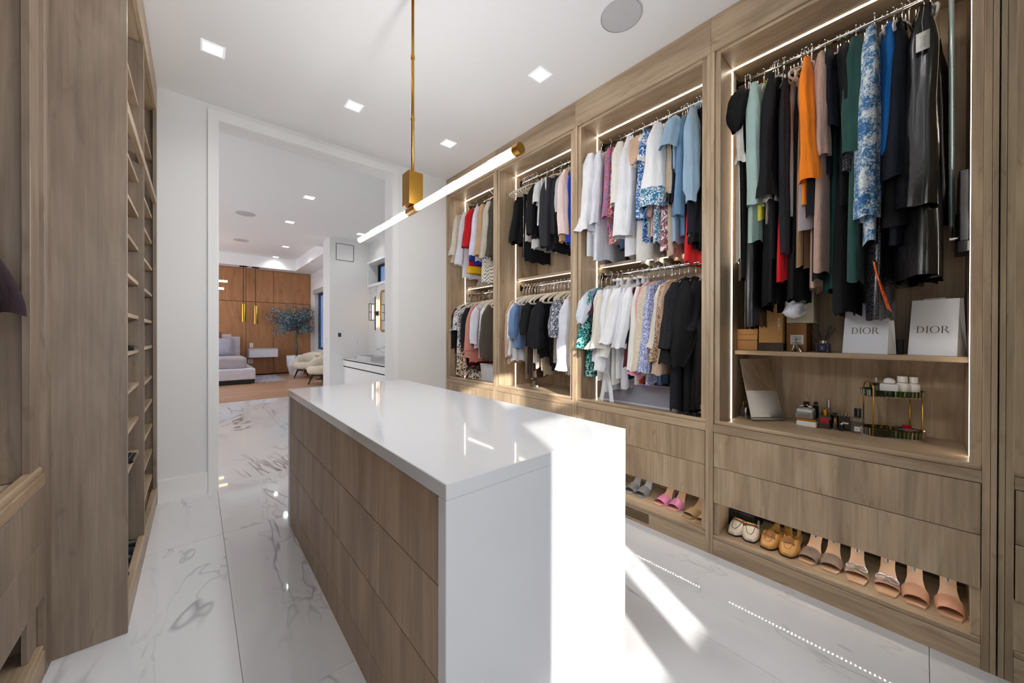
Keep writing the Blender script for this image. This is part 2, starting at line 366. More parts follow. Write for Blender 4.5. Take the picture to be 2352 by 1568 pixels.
for a, b, e, lab in ((.99, PY-.052, .968, 'near glowing glass tube'), (PY+.052, 2.655, 2.676, 'far glowing glass tube')):
    tb = G().tube([(PX, a, 1.978), (PX, b, 1.978)], .0135, 14).build('lamp_tube', pend_m, t, smooth=True); tb['label'] = lab
    G().tube([(PX, min(a, e), 1.975), (PX, max(b, e), 1.975)], .0185, 16, cap=False).build('glass_sleeve', glass, tb, smooth=True)
for yy_ in (1.15, 1.50, 2.10, 2.45): light('tube_light', 'POINT', (PX, yy_, 1.93), (0, 0, -1), 6.0, (.985, .99, 1), .04, parent=t)
for yy_ in (1.15, 1.50, 2.10, 2.45): light('tube_light', 'POINT', (PX, yy_, 2.03), (0, 0, -1), 6.0, (.985, .99, 1), .04, parent=t)
G().lathe([(.001, 0), (.0205, 0), (.0205, .03), (.001, .03)], (PX, .962, 1.975), 20, 'Y').build('end_cap', brass, t)
G().lathe([(.001, 0), (.0195, 0), (.0195, .012), (.001, .012)], (PX, 2.668, 1.975), 20, 'Y').build('end_cap', chrome, t)

# ------------------------------------------------------------------ island
t = thing('island', 'white quartz waterfall island with wooden drawer fronts in the middle of the closet', 'island', (.88, 1.82, 0))
IX0, IX1, IY0, IY1, IT = .470, 1.296, .786, 2.86, .924
box('countertop', quartz, (IX0, IX1), (IY0, IY1), (IT-.042, IT), t, .002)
for a, b in ((IY0, IY0+.040), (IY1-.040, IY1)):
    box('waterfall_panel', quartz, (IX0, IX1), (a, b), (0, IT-.0422), t, .002)
box('carcass', darkg, (IX0+.030, IX1-.030), (IY0+.041, IY1-.041), (.02, IT-.043), t, 0)
for xa, xb in ((IX0+.006, IX0+.0285), (IX1-.0285, IX1-.006)):
    for (ya, yb) in ((IY0+.043, 1.797), (1.800, IY1-.043)):
        for (za, zb) in ((.642, .879), (.389, .639), (.143, .386)):
            box('drawer_front', oakI, (xa, xb), (ya, yb), (za, zb), t, .001)
    box('toe_kick', oakI, (xa+.001, xb), (IY0+.043, IY1-.043), (.0, .140), t, .001)

# ------------------------------------------------------------------ the lit wardrobe wall: four units
BAYS = {4: (-.152, .817), 3: (.860, 1.835), 2: (1.880, 2.862), 1: (2.905, 3.815)}
WL = {4: 'wide open wardrobe unit with boxes and paper bags, next to the mirror', 3: 'open wardrobe unit with blue and white summer clothes on two rails',
      2: 'open wardrobe unit with dark tops above and trousers below', 1: 'narrowest-looking open wardrobe unit against the doorway wall'}
RAILX, RZU, RZL = 2.62, 2.908, 1.797
UNIT = {}; diode = plain('led_diode', 'FFFFFF', .4, emit=110, emit_c='FFF6E8')
for n, (y0, y1) in BAYS.items():
    t = UNIT[n] = thing('wardrobe_unit', WL[n], 'wardrobe', (XW+.28, (y0+y1)/2, 0))
    ya = {4: -.186, 3: .8385, 2: 1.8575, 1: 2.8835}[n]; yb = {4: .8385, 3: 1.8575, 2: 2.8835, 1: YD}[n]
    xf = XW
    for (a, b) in (((ya if n != 4 else -.172), y0), (y1, yb)): box('stile', oakZ, (xf, xf+.02), (a+.0004, b), (0.0, 2.972), t, .001)
    if n == 4: box('filler_strip', oakZ, (xf, xf+.02), (-.187, -.1725), (0, CL), t, .001)
    box('header', oakY, (xf, xf+.02), (ya+.0004, yb-.0004), (2.9725, CL-.001), t, .001)
    # recessed inner frame around the open part
    for (a, b) in ((y0+.0003, y0+.03), (y1-.03, y1-.0003)):
        box('inner_stile', oakZ, (xf+.012, xf+.032), (a, b), (.772, 2.972), t, .001)
    box('inner_header', oakY, (xf+.012, xf+.032), (y0+.03, y1-.03), (2.952, 2.972), t, .001)
    for (a, b, c) in ((y0-.0215, y0+.002, y0+.018), (y1-.018, y1+.0, y1+.0215)):
        G().box(xf+.021, XB, a if c < b+1 and a < y0 else a, c, 0, 2.97).build('side_panel', oakZ, t, bevel=.001)
    box('back_panel', oakZ, (XB, XB+.018), (y0-.02, y1+.02), (0, 2.97), t, 0)
    box('top_panel', oakY, (xf+.033, XB), (y0+.019, y1-.019), (2.968, 2.99), t, 0)
    # counter at waist height with a rounded nose, rail under it
    box('counter', oakY, (xf+.02, XB), (y0+.019, y1-.019), (.745, .770), t, .001)
    box('counter_nose', oakY, (xf+.008, xf+.034), (y0+.0005, y1-.0005), (.7725, .795), t, .006)
    box('front_rail', oakY, (xf, xf+.02), (y0+.0005, y1-.0005), (.7265, .772), t, .001)
    for za, zb in ((.5235, .7235), (.3135, .5205)):
        box('drawer_front', oakZ, (xf-.001, xf+.019), (y0+.003, y1-.003), (za, zb), t, .001)
    box('drawer_box', darkg, (xf+.021, XB-.01), (y0+.02, y1-.02), (.315, .735), t, 0)
    # shoe niche
    box('shoe_shelf', oakY, (xf+.004, XB-.1), (y0+.0005, y1-.0005), (.097, .118), t, .002)
    for (a, b) in ((y0+.0003, y0+.026), (y1-.026, y1-.0003)):
        box('niche_jamb', oakZ, (xf+.014, xf+.034), (a, b), (.119, .3125), t, .001)
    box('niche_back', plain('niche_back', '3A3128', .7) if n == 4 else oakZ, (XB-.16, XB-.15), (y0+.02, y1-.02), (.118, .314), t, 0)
    box('toe_kick', oakY, (xf+.001, xf+.02), (y0+.0005, y1-.0005), (0, .0955), t, .001)
    # led strips let into the side panels and the top
    xl = 2.54
    for (a, b) in ((y1-.0205, y1-.0185), (y0+.0185, y0+.0205)):
        box('led_strip', ledm, (xl-.004, xl+.004), (a, b), (.773, 2.966), t, 0)
    box('led_strip', ledm, (xl-.006, xl+.006), (y0+.02, y1-.02), (2.9655, 2.9675), t, 0)
    g = G(); yy = y0+.045
    while yy < y1-.045: g.box(2.4165, 2.4215, yy, yy+.005, .3100, .3115); yy += .0167
    st_ = box('led_strip', white, (2.412, 2.426), (y0+.03, y1-.03), (.3117, .3149), t, 0)
    dd = g.build('led_diodes', diode, st_); dd['kind'] = 'stuff'
    # shelf
    if n == 4: box('shelf', oakY, (2.60, XB), (y0+.019, y1-.019), (1.178, 1.203), t, .001)
    else:
        box('shelf', oakY, (2.575, XB), (y0+.019, y1-.019), (1.870, 1.893), t, .001)
        box('led_strip', ledm, (2.590, 2.600), (y0+.02, y1-.02), (1.8675, 1.8695), t, 0)
    # chrome rails and their brackets
    for z in ((RZU,) if n == 4 else (RZU, RZL)):
        G().tube([(RAILX, y0+.022, z), (RAILX, y1-.022, z)], .0125, 12, ry=.0125).build('hanging_rail', chrome, t, smooth=True)
        for yy in (y0+.0185, y1-.0225):
            G().box(RAILX-.02, RAILX+.02, yy, yy+.004, z-.03, z+.03).build('rail_bracket', black, t)
# vent grille in the toe kick of unit 3
g = G(); y_a, y_b = 1.235, 1.30+.30
p1 = atx(XW, 1433, 1180).y; p2 = atx(XW, 1490, 1200).y
for k in range(9): g.box(XW-.0022, XW+.0005, p2, p2+.42, .022+.0075*k, .026+.0075*k)
g.build('vent_grille', plain('vent_wood', '6E5A45', .6), UNIT[3])

# tall mirror at the near end, clothes lift
t = thing('wall_mirror', 'tall frameless mirror panel at the right edge reflecting the wardrobe', 'mirror', (1.82, -.19, 0))
box('mirror_glass', mirrorm, (1.37, XW-.002), (-.190, -.1885), (.002, CL-.004), t, 0)
box('backing', black, (1.37, XW-.002), (-.204, -.1905), (.002, CL-.004), t, 0)

# ------------------------------------------------------------------ left side: shoe tower and hanging unit
XT, YT0, YT1 = -.226, 2.275, YD
t = thing('shoe_tower', 'tall wooden open shoe tower with two columns of shelves against the doorway wall', 'shelving', (-.4, 3.05, 0))
box('side_panel', oakShade, (-.80, XT), (YT0, YT0+.022), (0, CL-.001), t, .001)
box('side_panel', oakShade, (-.80, XT-.02), (YT1-.022, YT1-.001), (0, CL-.001), t, .001)
box('divider', oakShade, (-.80, XT-.002), (2.965, 2.987), (.118, 2.97), t, .001)
box('back_panel', oakShade, (-.82, -.80), (YT0, YT1-.001), (0, CL-.001), t, 0)
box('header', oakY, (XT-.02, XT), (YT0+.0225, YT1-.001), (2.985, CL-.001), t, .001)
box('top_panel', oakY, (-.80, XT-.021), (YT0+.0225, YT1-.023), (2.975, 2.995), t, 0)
box('stile', oakShade, (XT-.02, XT-.0), (YT1-.055, YT1-.001), (.137, 2.984), t, .001)
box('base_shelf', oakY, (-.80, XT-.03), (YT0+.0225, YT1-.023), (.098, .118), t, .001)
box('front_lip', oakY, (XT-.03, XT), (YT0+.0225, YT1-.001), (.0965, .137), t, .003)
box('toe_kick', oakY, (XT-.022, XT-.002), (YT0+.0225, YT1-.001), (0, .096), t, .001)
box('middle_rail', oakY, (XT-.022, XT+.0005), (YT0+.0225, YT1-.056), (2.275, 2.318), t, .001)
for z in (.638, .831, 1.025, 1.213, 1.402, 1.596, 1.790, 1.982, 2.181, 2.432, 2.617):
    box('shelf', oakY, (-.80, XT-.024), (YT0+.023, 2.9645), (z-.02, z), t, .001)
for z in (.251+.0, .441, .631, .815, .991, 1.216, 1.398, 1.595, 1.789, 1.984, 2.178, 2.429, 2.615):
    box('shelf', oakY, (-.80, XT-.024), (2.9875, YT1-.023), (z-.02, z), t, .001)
hl = G()
for k in range(9):
    for z0 in (.40, .49, 1.0, 1.19, 1.5, 1.7, 1.9): pass
for z in (.44, .47, .50, 1.10, 1.13, 1.28, 1.31, 1.47, 1.66, 1.85): hl.lathe([(.001, 0), (.003, 0)], (XT-.075, 2.9645, z), 8, 'Y', cap=False)
hl.build('peg_holes', darkg, t)

t = thing('hanging_unit', 'wooden hanging unit with drawers at the left edge, deeper set than the shoe tower', 'wardrobe', (-.75, 1.3, 0))
X0 = -.434; U0, U1 = .25, 2.2745
box('stile', oakShade, (X0-.02, X0), (2.201, U1), (0, 2.972), t, .001)
box('stile', oakShade, (X0-.02, X0), (U0, U0+.045), (0, 2.972), t, .001)
box('inner_stile', oakShade, (X0-.034, X0-.012), (2.105, 2.2005), (.772, 2.972), t, .002)
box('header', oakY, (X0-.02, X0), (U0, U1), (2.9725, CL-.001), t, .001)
box('side_panel', oakShade, (-1.08, X0-.0205), (2.2015, U1-.001), (0, 2.97), t, .001)
box('inner_panel', oakShade, (-1.08, X0-.035), (2.12, 2.2005), (.772, 2.97), t, .001)
box('side_panel', oakShade, (-1.08, X0-.0205), (U0, U0+.02), (0, 2.97), t, .001)
box('back_panel', oakShade, (-1.098, -1.08), (U0, U1-.001), (0, 2.97), t, 0)
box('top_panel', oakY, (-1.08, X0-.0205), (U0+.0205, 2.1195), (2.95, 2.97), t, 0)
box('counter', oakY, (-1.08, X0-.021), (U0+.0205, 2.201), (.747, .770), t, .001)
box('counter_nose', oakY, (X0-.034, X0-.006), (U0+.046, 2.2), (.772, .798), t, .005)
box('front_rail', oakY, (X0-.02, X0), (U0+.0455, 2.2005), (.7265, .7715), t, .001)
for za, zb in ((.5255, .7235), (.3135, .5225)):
    for ya, yb in ((U0+.048, 1.225), (1.229, 2.198)): box('drawer_front', oakShade, (X0-.019, X0+.0008), (ya, yb), (za, zb), t, .001)
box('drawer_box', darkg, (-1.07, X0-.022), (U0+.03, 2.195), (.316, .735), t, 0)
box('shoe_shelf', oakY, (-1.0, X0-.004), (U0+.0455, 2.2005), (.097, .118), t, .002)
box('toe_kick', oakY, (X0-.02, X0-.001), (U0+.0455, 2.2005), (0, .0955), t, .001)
box('niche_jamb', oakShade, (X0-.036, X0-.0205), (2.105, 2.2), (.119, .3125), t, .001)
G().tube([(-.76, U0+.025, 2.0), (-.76, 2.118, 2.0)], .0125, 12).build('hanging_rail', chrome, t, smooth=True)
G().box(-.78, -.74, 2.1155, 2.1195, 1.97, 2.03).build('rail_bracket', black, t)
kn = G()
for z in (1.555+.76, 1.58): kn.lathe([(.001, -.0015), (.016, -.0015), (.016, 0)], (-.62, 2.12, z), 16, 'Y', cap=False)
kn.build('cap', oakX, t)

# ------------------------------------------------------------------ fabrics
def fabric(name, c1, c2=None, pat=None, rough=.8, metal=0, sc=1.0, c3=None, alpha=1, sheen=.15, spec=.3):
    m, nt, b = nodes('cloth_'+name); tc = N(nt, 'ShaderNodeTexCoord'); O = tc.outputs['Object']
    b.inputs['Roughness'].default_value = rough; b.inputs['Metallic'].default_value = metal
    b.inputs['Sheen Weight'].default_value = sheen; b.inputs['Specular IOR Level'].default_value = spec; b.inputs['Alpha'].default_value = alpha
    wv = N(nt, 'ShaderNodeTexNoise', Scale=420.0, Detail=1.0); L(nt, O, wv.inputs['Vector'])
    wq = N(nt, 'ShaderNodeMapping'); wq.inputs['Scale'].default_value = (1, 1, .28); L(nt, O, wq.inputs[0])
    wr = N(nt, 'ShaderNodeTexNoise', Scale=34.0, Detail=3.0, Distortion=.8); L(nt, wq.outputs[0], wr.inputs['Vector'])
    ad = N(nt, 'ShaderNodeMath', operation='MULTIPLY_ADD'); L(nt, wr.outputs[0], ad.inputs[0]); ad.inputs[1].default_value = 6.0; L(nt, wv.outputs[0], ad.inputs[2])
    bump(nt, b, ad.outputs[0], .55 if rough > .4 else .16, .0022)
    C1 = rgb(c1)
    if sum(C1[:3]) < .12: b.inputs['Sheen Weight'].default_value = .0
    if pat is None:
        n = N(nt, 'ShaderNodeTexNoise', Scale=9.0, Detail=2.0); L(nt, O, n.inputs['Vector'])
        d = tuple(x*.88 for x in C1[:3])+(1,)
        L(nt, ramp(nt, n.outputs[0], [(.3, d), (.7, C1)]), b.inputs['Base Color']); return m
    C2 = rgb(c2); C3 = rgb(c3) if c3 else C2
    if pat == 'print':          # blotchy print
        n = N(nt, 'ShaderNodeTexNoise', Scale=68.0*sc, Detail=4.0, Distortion=1.4); L(nt, O, n.inputs['Vector'])
        col = ramp(nt, n.outputs[0], [(.40, C3), (.44, C2), (.52, C2), (.55, C1)], 'LINEAR')
    elif pat == 'toile':
        n = N(nt, 'ShaderNodeTexNoise', Scale=78.0*sc, Detail=6.0, Roughness=.7, Distortion=1.0); L(nt, O, n.inputs['Vector'])
        k = N(nt, 'ShaderNodeTexNoise', Scale=16.0*sc, Detail=2.0); L(nt, O, k.inputs['Vector'])
        a = N(nt, 'ShaderNodeMath', operation='MULTIPLY_ADD'); L(nt, k.outputs[0], a.inputs[0]); a.inputs[1].default_value = .55; L(nt, n.outputs[0], a.inputs[2])
        col = ramp(nt, a.outputs[0], [(.70, C1), (.76, C3), (.84, C2)])
    elif pat == 'stripe':
        w = N(nt, 'ShaderNodeTexWave', wave_type='BANDS', bands_direction='Z', Scale=26.0*sc, Distortion=1.0); L(nt, O, w.inputs['Vector'])
        col = ramp(nt, w.outputs[0], [(.45, C1), (.55, C2)])
    elif pat == 'vstripe':
        w = N(nt, 'ShaderNodeTexWave', wave_type='BANDS', bands_direction='X', Scale=34.0*sc, Distortion=.3); L(nt, O, w.inputs['Vector'])
        col = ramp(nt, w.outputs[0], [(.45, C1), (.6, C2)])
    elif pat == 'check':
        q = N(nt, 'ShaderNodeMapping'); q.inputs['Rotation'].default_value = (.0, .0, .0); L(nt, O, q.inputs[0])
        w = N(nt, 'ShaderNodeTexChecker', Scale=64.0*sc); L(nt, q.outputs[0], w.inputs['Vector'])
        w2 = N(nt, 'ShaderNodeTexChecker', Scale=128.0*sc); L(nt, q.outputs[0], w2.inputs['Vector'])
        mm = N(nt, 'ShaderNodeMath', operation='MULTIPLY'); L(nt, w.outputs[1], mm.inputs[0]); L(nt, w2.outputs[1], mm.inputs[1])
        col = ramp(nt, mm.outputs[0], [(.4, C1), (.5, C2)])
    elif pat in ('lace', 'dots', 'sequin', 'leopard'):
        v = N(nt, 'ShaderNodeTexVoronoi', Scale={'lace': 250, 'dots': 210, 'sequin': 230, 'leopard': 110}[pat]*sc); L(nt, O, v.inputs['Vector'])
        st = {'lace': [(.25, C2), (.4, C1)], 'dots': [(.3, C2), (.36, C1)], 'sequin': [(.2, C2), (.6, C1)], 'leopard': [(.22, C3), (.34, C2), (.5, C1)]}[pat]
        col = ramp(nt, v.outputs['Distance'], st)
        if pat == 'sequin':
            bw = N(nt, 'ShaderNodeBump', Strength=1.0, Distance=.004); L(nt, v.outputs['Color'], bw.inputs['Height']); L(nt, bw.outputs[0], b.inputs['Normal'])
    elif pat == 'hem':          # plain above, print near the hem (z below c3 in object space)
        n = N(nt, 'ShaderNodeTexNoise', Scale=48.0, Detail=3.0, Distortion=2.0); L(nt, O, n.inputs['Vector'])
        pr = ramp(nt, n.outputs[0], [(.44, rgb('1E6FA8')), (.5, C2), (.53, C1)])
        sp = N(nt, 'ShaderNodeSeparateXYZ'); L(nt, O, sp.inputs[0])
        gt = N(nt, 'ShaderNodeMath', operation='LESS_THAN'); L(nt, sp.outputs[2], gt.inputs[0]); gt.inputs[1].default_value = sc
        mx = N(nt, 'ShaderNodeMix', data_type='RGBA'); L(nt, gt.outputs[0], mx.inputs[0]); mx.inputs[6].default_value = C1; L(nt, pr, mx.inputs[7]); col = mx.outputs[2]
    L(nt, col, b.inputs['Base Color']); return m
F = {}
for k, c in dict(black='0A0A0D', blk2='111116', charcoal='1F1F24', navy='0E1220', cream='E4DDD0', ivory='ECE8E0', white='F0F0F3', cool='E2E3EC', beige='D3BFA3',
                 camel='B98C5A', tan='C09A74', taupe='8B7566', brown='4E3B30', olive='4A4236', mint='A9C4BE', orange='FF8A10', rose='B9988B', mauve='A69A98',
                 green='1F4A43', dkgreen='123A35', blue='0E74C8', denim='6E93B5', ltdenim='9DB9CF', dkdenim='31506B', chambray='6C8AB5', red='C4040F', scarlet='E00A18',
                 yellow='E8DC3A', mustard='E9B51C', pink='E88FAE', blush='EBD3CF', salmon='D08A7C', plum='3E1A24', burgundy='4A1820', cobalt='102E8F', royal='1440C8',
                 grey='C3C4C6', ltgrey='D7D7D6', stone='BEB6AA', teal='1E5A5A', nude='D8B49A', lav='D9D9EC', aub='2A1820', rust='C2461C').items():
    F[k] = fabric(k, c)
F['satin_black'] = fabric('satin_black', '100F12', rough=.28, spec=.6); F['leather'] = fabric('leather_black', '121214', rough=.22, spec=.7, sheen=0)
F['satin_grey'] = fabric('satin_grey', 'C9C9CC', rough=.35, spec=.5); F['satin_camel'] = fabric('satin_camel', 'B57C42', rough=.35, spec=.5)
F['satin_mauve'] = fabric('satin_mauve', 'A39A9B', rough=.35, spec=.5)
F['seq_black'] = fabric('sequin_black', '0B0B0D', '55555F', 'sequin', .25, .35, 1.0, sheen=0, spec=.8)
F['seq_fire'] = fabric('sequin_fire', 'C22A10', 'FF9A4A', 'sequin', .3, .3, 1.0, sheen=0)
F['toile'] = fabric('blue_toile', 'E3E6E4', '2C6496', 'toile', c3='8FB2CC')
F['dots'] = fabric('black_dots', '141418', '8C8C96', 'dots'); F['blklace'] = fabric('black_lace', '101014', '3A3A44', 'lace')
F['crlace'] = fabric('cream_lace', 'CDBFA6', 'EFE8DA', 'lace', sc=.6); F['beilace'] = fabric('beige_lace', 'B99B84', 'E2CBB8', 'lace', sc=.7)
F['floral'] = fabric('blue_floral', '5F86C4', 'D9506A', 'print', c3='2E7A5A', sc=.8); F['pinkfl'] = fabric('pink_floral', 'F0D5D2', 'B8304A', 'print', c3='3A3A55', sc=1.1)
F['bluepr'] = fabric('blue_print', 'DCE9F2', '1668AE', 'print', c3='0E3F86', sc=.7); F['lavfl'] = fabric('lavender_floral', 'DADDEE', '8C93C0', 'print', c3='6A78B0', sc=1.3)
F['leopard'] = fabric('leopard', 'C9A98A', '2A1B14', 'leopard', c3='6B4A33'); F['bwprint'] = fabric('black_white_print', '0F0F12', 'E8E8E8', 'print', c3='F2F2F2', sc=.6)
F['tealpr'] = fabric('teal_black_print', '0E1A24', '2FA39A', 'print', c3='E6EFEF', sc=.9); F['greypr'] = fabric('grey_print', 'C9CAD2', '2B3042', 'print', c3='50586E', sc=.9)
F['redstr'] = fabric('red_stripe', 'F2EDE6', 'C03A22', 'stripe', sc=1.6); F['grstr'] = fabric('green_stripe', 'EFEBE0', '1E5A3C', 'stripe', sc=1.8)
F['bluestr'] = fabric('blue_pin_stripe', 'EDEFF4', 'B9C6DA', 'vstripe', sc=2.2); F['hound'] = fabric('houndstooth', 'E9E4DA', '16161A', 'check', sc=.8)
F['whfloral'] = fabric('white_floral', 'EDEAE8', '9A4A5A', 'print', c3='4A5A50', sc=.7); F['animal'] = fabric('animal_print', 'CFC6B8', '2B2622', 'leopard', c3='171512', sc=1.3)
F['darkfl'] = fabric('dark_floral', '141218', 'C9A88A', 'print', c3='E9E4DE', sc=.5); F['tweed'] = fabric('tweed', '8E8478', '5A5048', 'lace', sc=2.0)
F['embr'] = fabric('teal_embroidery', 'F1F1F1', '158A86', 'hem', sc=-.62)
F['stripeseam'] = fabric('charcoal_side_stripe', '26262C', rough=.7)

# ------------------------------------------------------------------ clothes hangers
velvet = plain('velvet_cream', 'D9CDBB', .7, sheen=.4); velvetw = plain('velvet_white', 'E6E2DA', .6, sheen=.3)
def mk_hanger(m):
    t = thing('clothes_hanger', None, 'hanger', (0, 0, 0))
    a = [(.0, 0, -.100), (-.06, 0, -.112), (-.14, 0, -.142), (-.190, 0, -.170), (-.207, 0, -.188), (-.195, 0, -.202), (-.165, 0, -.204)]
    pts = a + [(-x, y, z) for x, y, z in a[::-1][:-1]]
    G().tube(pts, .0065, 8, closed=True, ry=.005).build('shoulder_bar', m, t, smooth=True)
    hk = [(0, 0, -.102), (0, 0, -.035), (.004, 0, -.028), (.016, 0, -.016), (.019, 0, -.002), (.014, 0, .010), (.003, 0, .0165), (-.009, 0, .0145), (-.015, 0, .006)]
    G().tube(hk, .0028, 6).build('hook', chrome, t, smooth=True)
    return t
HP = {'c': mk_hanger(velvet), 'w': mk_hanger(velvetw)}
HUSED = {'c': False, 'w': False}
def hanger(x, y, z, lab, col='c', rz=0, group=None, tilt=0):
    h = copy_tree(HP[col]) if HUSED[col] else HP[col]; HUSED[col] = True
    h.location = (x, y, z); h.rotation_euler = (0, tilt, rz); h['label'] = lab
    if group: h['group'] = group
    return h

# ------------------------------------------------------------------ garments
GC = [0]; HEM = {}; SLV = {}
def sm(a, b, t): t = max(0, min(1, (t-a)/(b-a) if b != a else 0)); return t*t*(3-2*t)
def body_mesh(g, z0, z1, prof, thick, rnd, folds=3, amp=.012, n=40, rows=16, neck=False):
    """flattened hanging tube; prof(t)->half width, thick(t)->half thickness"""
    ph = rnd.uniform(0, 6.28); dr = rnd.uniform(-1.2, 1.2); P = []; swing = rnd.uniform(-.01, .01)
    for i in range(rows+1):
        t = i/rows; z = z0+(z1-z0)*t; w = prof(t); th = thick(t); A = amp*sm(.12, .9, t); row = []
        for k in range(n):
            a = 2*PI*k/n; ca, sa = math.cos(a), math.sin(a)
            x = w*math.copysign(abs(ca)**.75, ca); y = th*math.copysign(abs(sa)**.8, sa)
            f = math.sin(folds*PI*(x/max(w, .03)) + ph + dr*t); y += A*f
            x += A*.5*math.sin(5*a+ph*2+2*t) + swing*t
            zz = z + (.010*math.sin(folds*PI*x/max(w, .03)*1.3+ph) if i == rows else 0)
            row.append((x, y, zz))
        P.append(row)
    g.grid(P, closed_u=True)
    return P
def sleeve_mesh(g, sx, L_, r, rnd, out=.03, cuff=None, yoff=0, n=22, rows=14, flare=1.0, zt=-.150, xs=.166):
    ph = rnd.uniform(0, 6.28); P = []; rr = rnd.uniform(-.012, .012)
    for i in range(rows+1):
        t = i/rows; z = zt+.004-L_*t
        x = sx*(xs + .012*sm(0, .1, t) + out*(.25*t+.75*t*t if out > .05 else math.sin(t*2.0)*.9))
        rad = r*(.40+.52*sm(0, .22, t))*(1-.06*t)
        if cuff == 'flare': rad *= 1+(flare-1)*sm(.72, 1, t)
        elif cuff == 'bell': rad *= 1+(flare-1)*sm(.25, 1, t)
        elif cuff == 'puff': rad *= (1+.55*math.sin(PI*min(1, t*1.0)))*(1-.35*sm(.8, 1, t))
        elif cuff == 'tight': rad *= 1-.35*sm(.85, .93, t)
        y = yoff + rr*t*2
        row = []
        for k in range(n):
            a = 2*PI*k/n
            q = 1+.13*math.sin(3*a+ph+2.5*t)+.09*sm(.05, .4, t)*math.sin(7*a+ph*2-2*t)+.05*math.sin(14*t+ph+2*a)-.10*math.sin(a*2+ph)
            if cuff == 'ruffle' and t > .86: q *= 1+.45*math.sin(5*a+ph)*sm(.86, 1, t)+.6*sm(.86, 1, t)
            row.append((x+rad*1.12*q*math.cos(a), y+rad*q*math.sin(a), z+(.006*math.sin(3*a+ph) if i == rows else 0)))
        P.append(row)
    g.grid(P, closed_u=True)
    g.add(P[0], [tuple(range(n))])
    return P
def garment(name, cat, label, y, zs, mat, kind, blen, slen=0, r=.036, dx=0, cuff=None, flare=1.6, collar=None, cuffmat=None, hem=None, wd=.19, th=.022, rz=None,
            rail=RAILX, out=None, drop=0, group=None, folds=None, extra=None, amp=None, hcol='c', hang=True, short=None):
    """zs: rail height; blen: distance rail -> hem; slen: distance rail -> sleeve end"""
    GC[0] += 1; rnd = random.Random(GC[0]*17+3)
    t = thing(name, label, cat, (rail+dx, y, zs-drop), group); blen -= drop; slen -= drop if slen else 0; HEM[t.name] = blen; SLV[t.name] = (slen, r, out or .03)
    t.rotation_euler.z = rnd.uniform(-.10, .10) if rz is None else rz
    O = Vector((0, 0, 0)); fold = folds or rnd.choice([2, 3, 4]); A = amp if amp is not None else rnd.uniform(.006, .013)
    def bl(g, nm, m, par=t, smooth=True, bevel=0):
        me = g.mesh(nm, O, bevel); o = link(nm, me, m, None, None, smooth); o.parent = par; return o
    if kind in ('B', 'T', 'J'):
        hw = hem or wd*1.06
        prof = lambda u: (.055+(wd-.055)*sm(0, .10, u) if u < .10 else wd+(hw-wd)*sm(.1, 1, u))
        tk = lambda u: .012+(th-.012)*sm(0, .25, u)+(.006*u)
        bl((lambda g: (body_mesh(g, -.100, -blen, prof, tk, rnd, fold, A), g)[1])(G()), 'body', mat)
        for sx in (-1, 1):
            g = G(); sleeve_mesh(g, sx, slen-.150, r, rnd, cuff=cuff, yoff=0, flare=flare, out=((out if sx < 0 else .02) if out is not None else (.03 if kind != 'T' else .045)))
            bl(g, 'sleeve', mat)
            if cuffmat:
                g = G(); zc = -slen; rc = r*.98
                g.lathe([(rc*.92, -.0), (rc, .002), (rc*1.02, .055), (rc*.95, .057)], (sx*(.19+.02), 0, zc), 14, cap=False); bl(g, 'cuff', cuffmat)
        if collar:
            g = G()
            for sx in (-1, 1):
                g.prism([(0, -th-.006, -.075), (sx*.05, -th-.004, -.055), (sx*.075, -th-.008, -.10), (sx*.02, -th-.014, -.14)], (0, -.004, .002))
            g.tube([(-.05, 0, -.06), (-.035, -.02, -.058), (0, -.028, -.066), (.035, -.02, -.058), (.05, 0, -.06), (.03, .02, -.052), (-.03, .02, -.052)], .010, 8, closed=True)
            bl(g, 'collar', mat if collar is True else collar)
        if kind == 'J':
            g = G(); yl = -th-.011
            for sx in (-1, 1): g.prism([(sx*.03, yl, -.09), (sx*.085, yl+.004, -.15), (sx*.055, yl-.002, -.26), (sx*.006, yl-.004, -.34)], (0, -.004, 0))
            bl(g, 'lapels', mat)
            g = G()
            for k in range(2): g.lathe([(.001, -.004), (.007, -.004), (.007, 0)], (.0, yl-.004, -.38-.09*k), 10, 'Y', cap=False)
            for k in range(3): g.lathe([(.001, -.003), (.005, -.003), (.005, 0)], (-.205, -.028, -slen+.02+.022*k), 8, 'Y', cap=False)
            bl(g, 'button', gold if kind == 'J' and name == 'camel_blazer' else black)
    elif kind == 'D':
        hw = hem or wd*.95
        prof = lambda u: (.035+(wd*.62-.035)*sm(0, .06, u) if u < .06 else wd*.62+(wd*.78-wd*.62)*sm(.06, .22, u)+(hw-wd*.78)*sm(.22, 1, u))
        tk = lambda u: .010+(th-.010)*sm(0, .2, u)+.010*u*(hw/.19)
        bl((lambda g: (body_mesh(g, -.15, -blen, prof, tk, rnd, fold, A*1.2), g)[1])(G()), 'body', mat)
        for sx in (-1, 1):
            g = G().tube([(sx*.10, -.016, -.17), (sx*.112, -.013, -.14), (sx*.108, 0, -.116), (sx*.112, .013, -.14), (sx*.10, .016, -.17)], .0035, 6); bl(g, 'strap', mat)
    elif kind == 'S':
        hw = hem or wd
        prof = lambda u: wd*.78+(hw-wd*.78)*sm(0, 1, u); tk = lambda u: .010+(th-.006)*sm(0, .6, u)+.014*u*(hw/.19)
        bl((lambda g: (body_mesh(g, -.195, -blen, prof, tk, rnd, fold+1, A*1.5), g)[1])(G()), 'body', mat)
        bl(G().box(-wd*.78, wd*.78, -.013, .013, -.235, -.193), 'waistband', mat, bevel=.004)
    elif kind == 'P':
        w_ = wd*.62
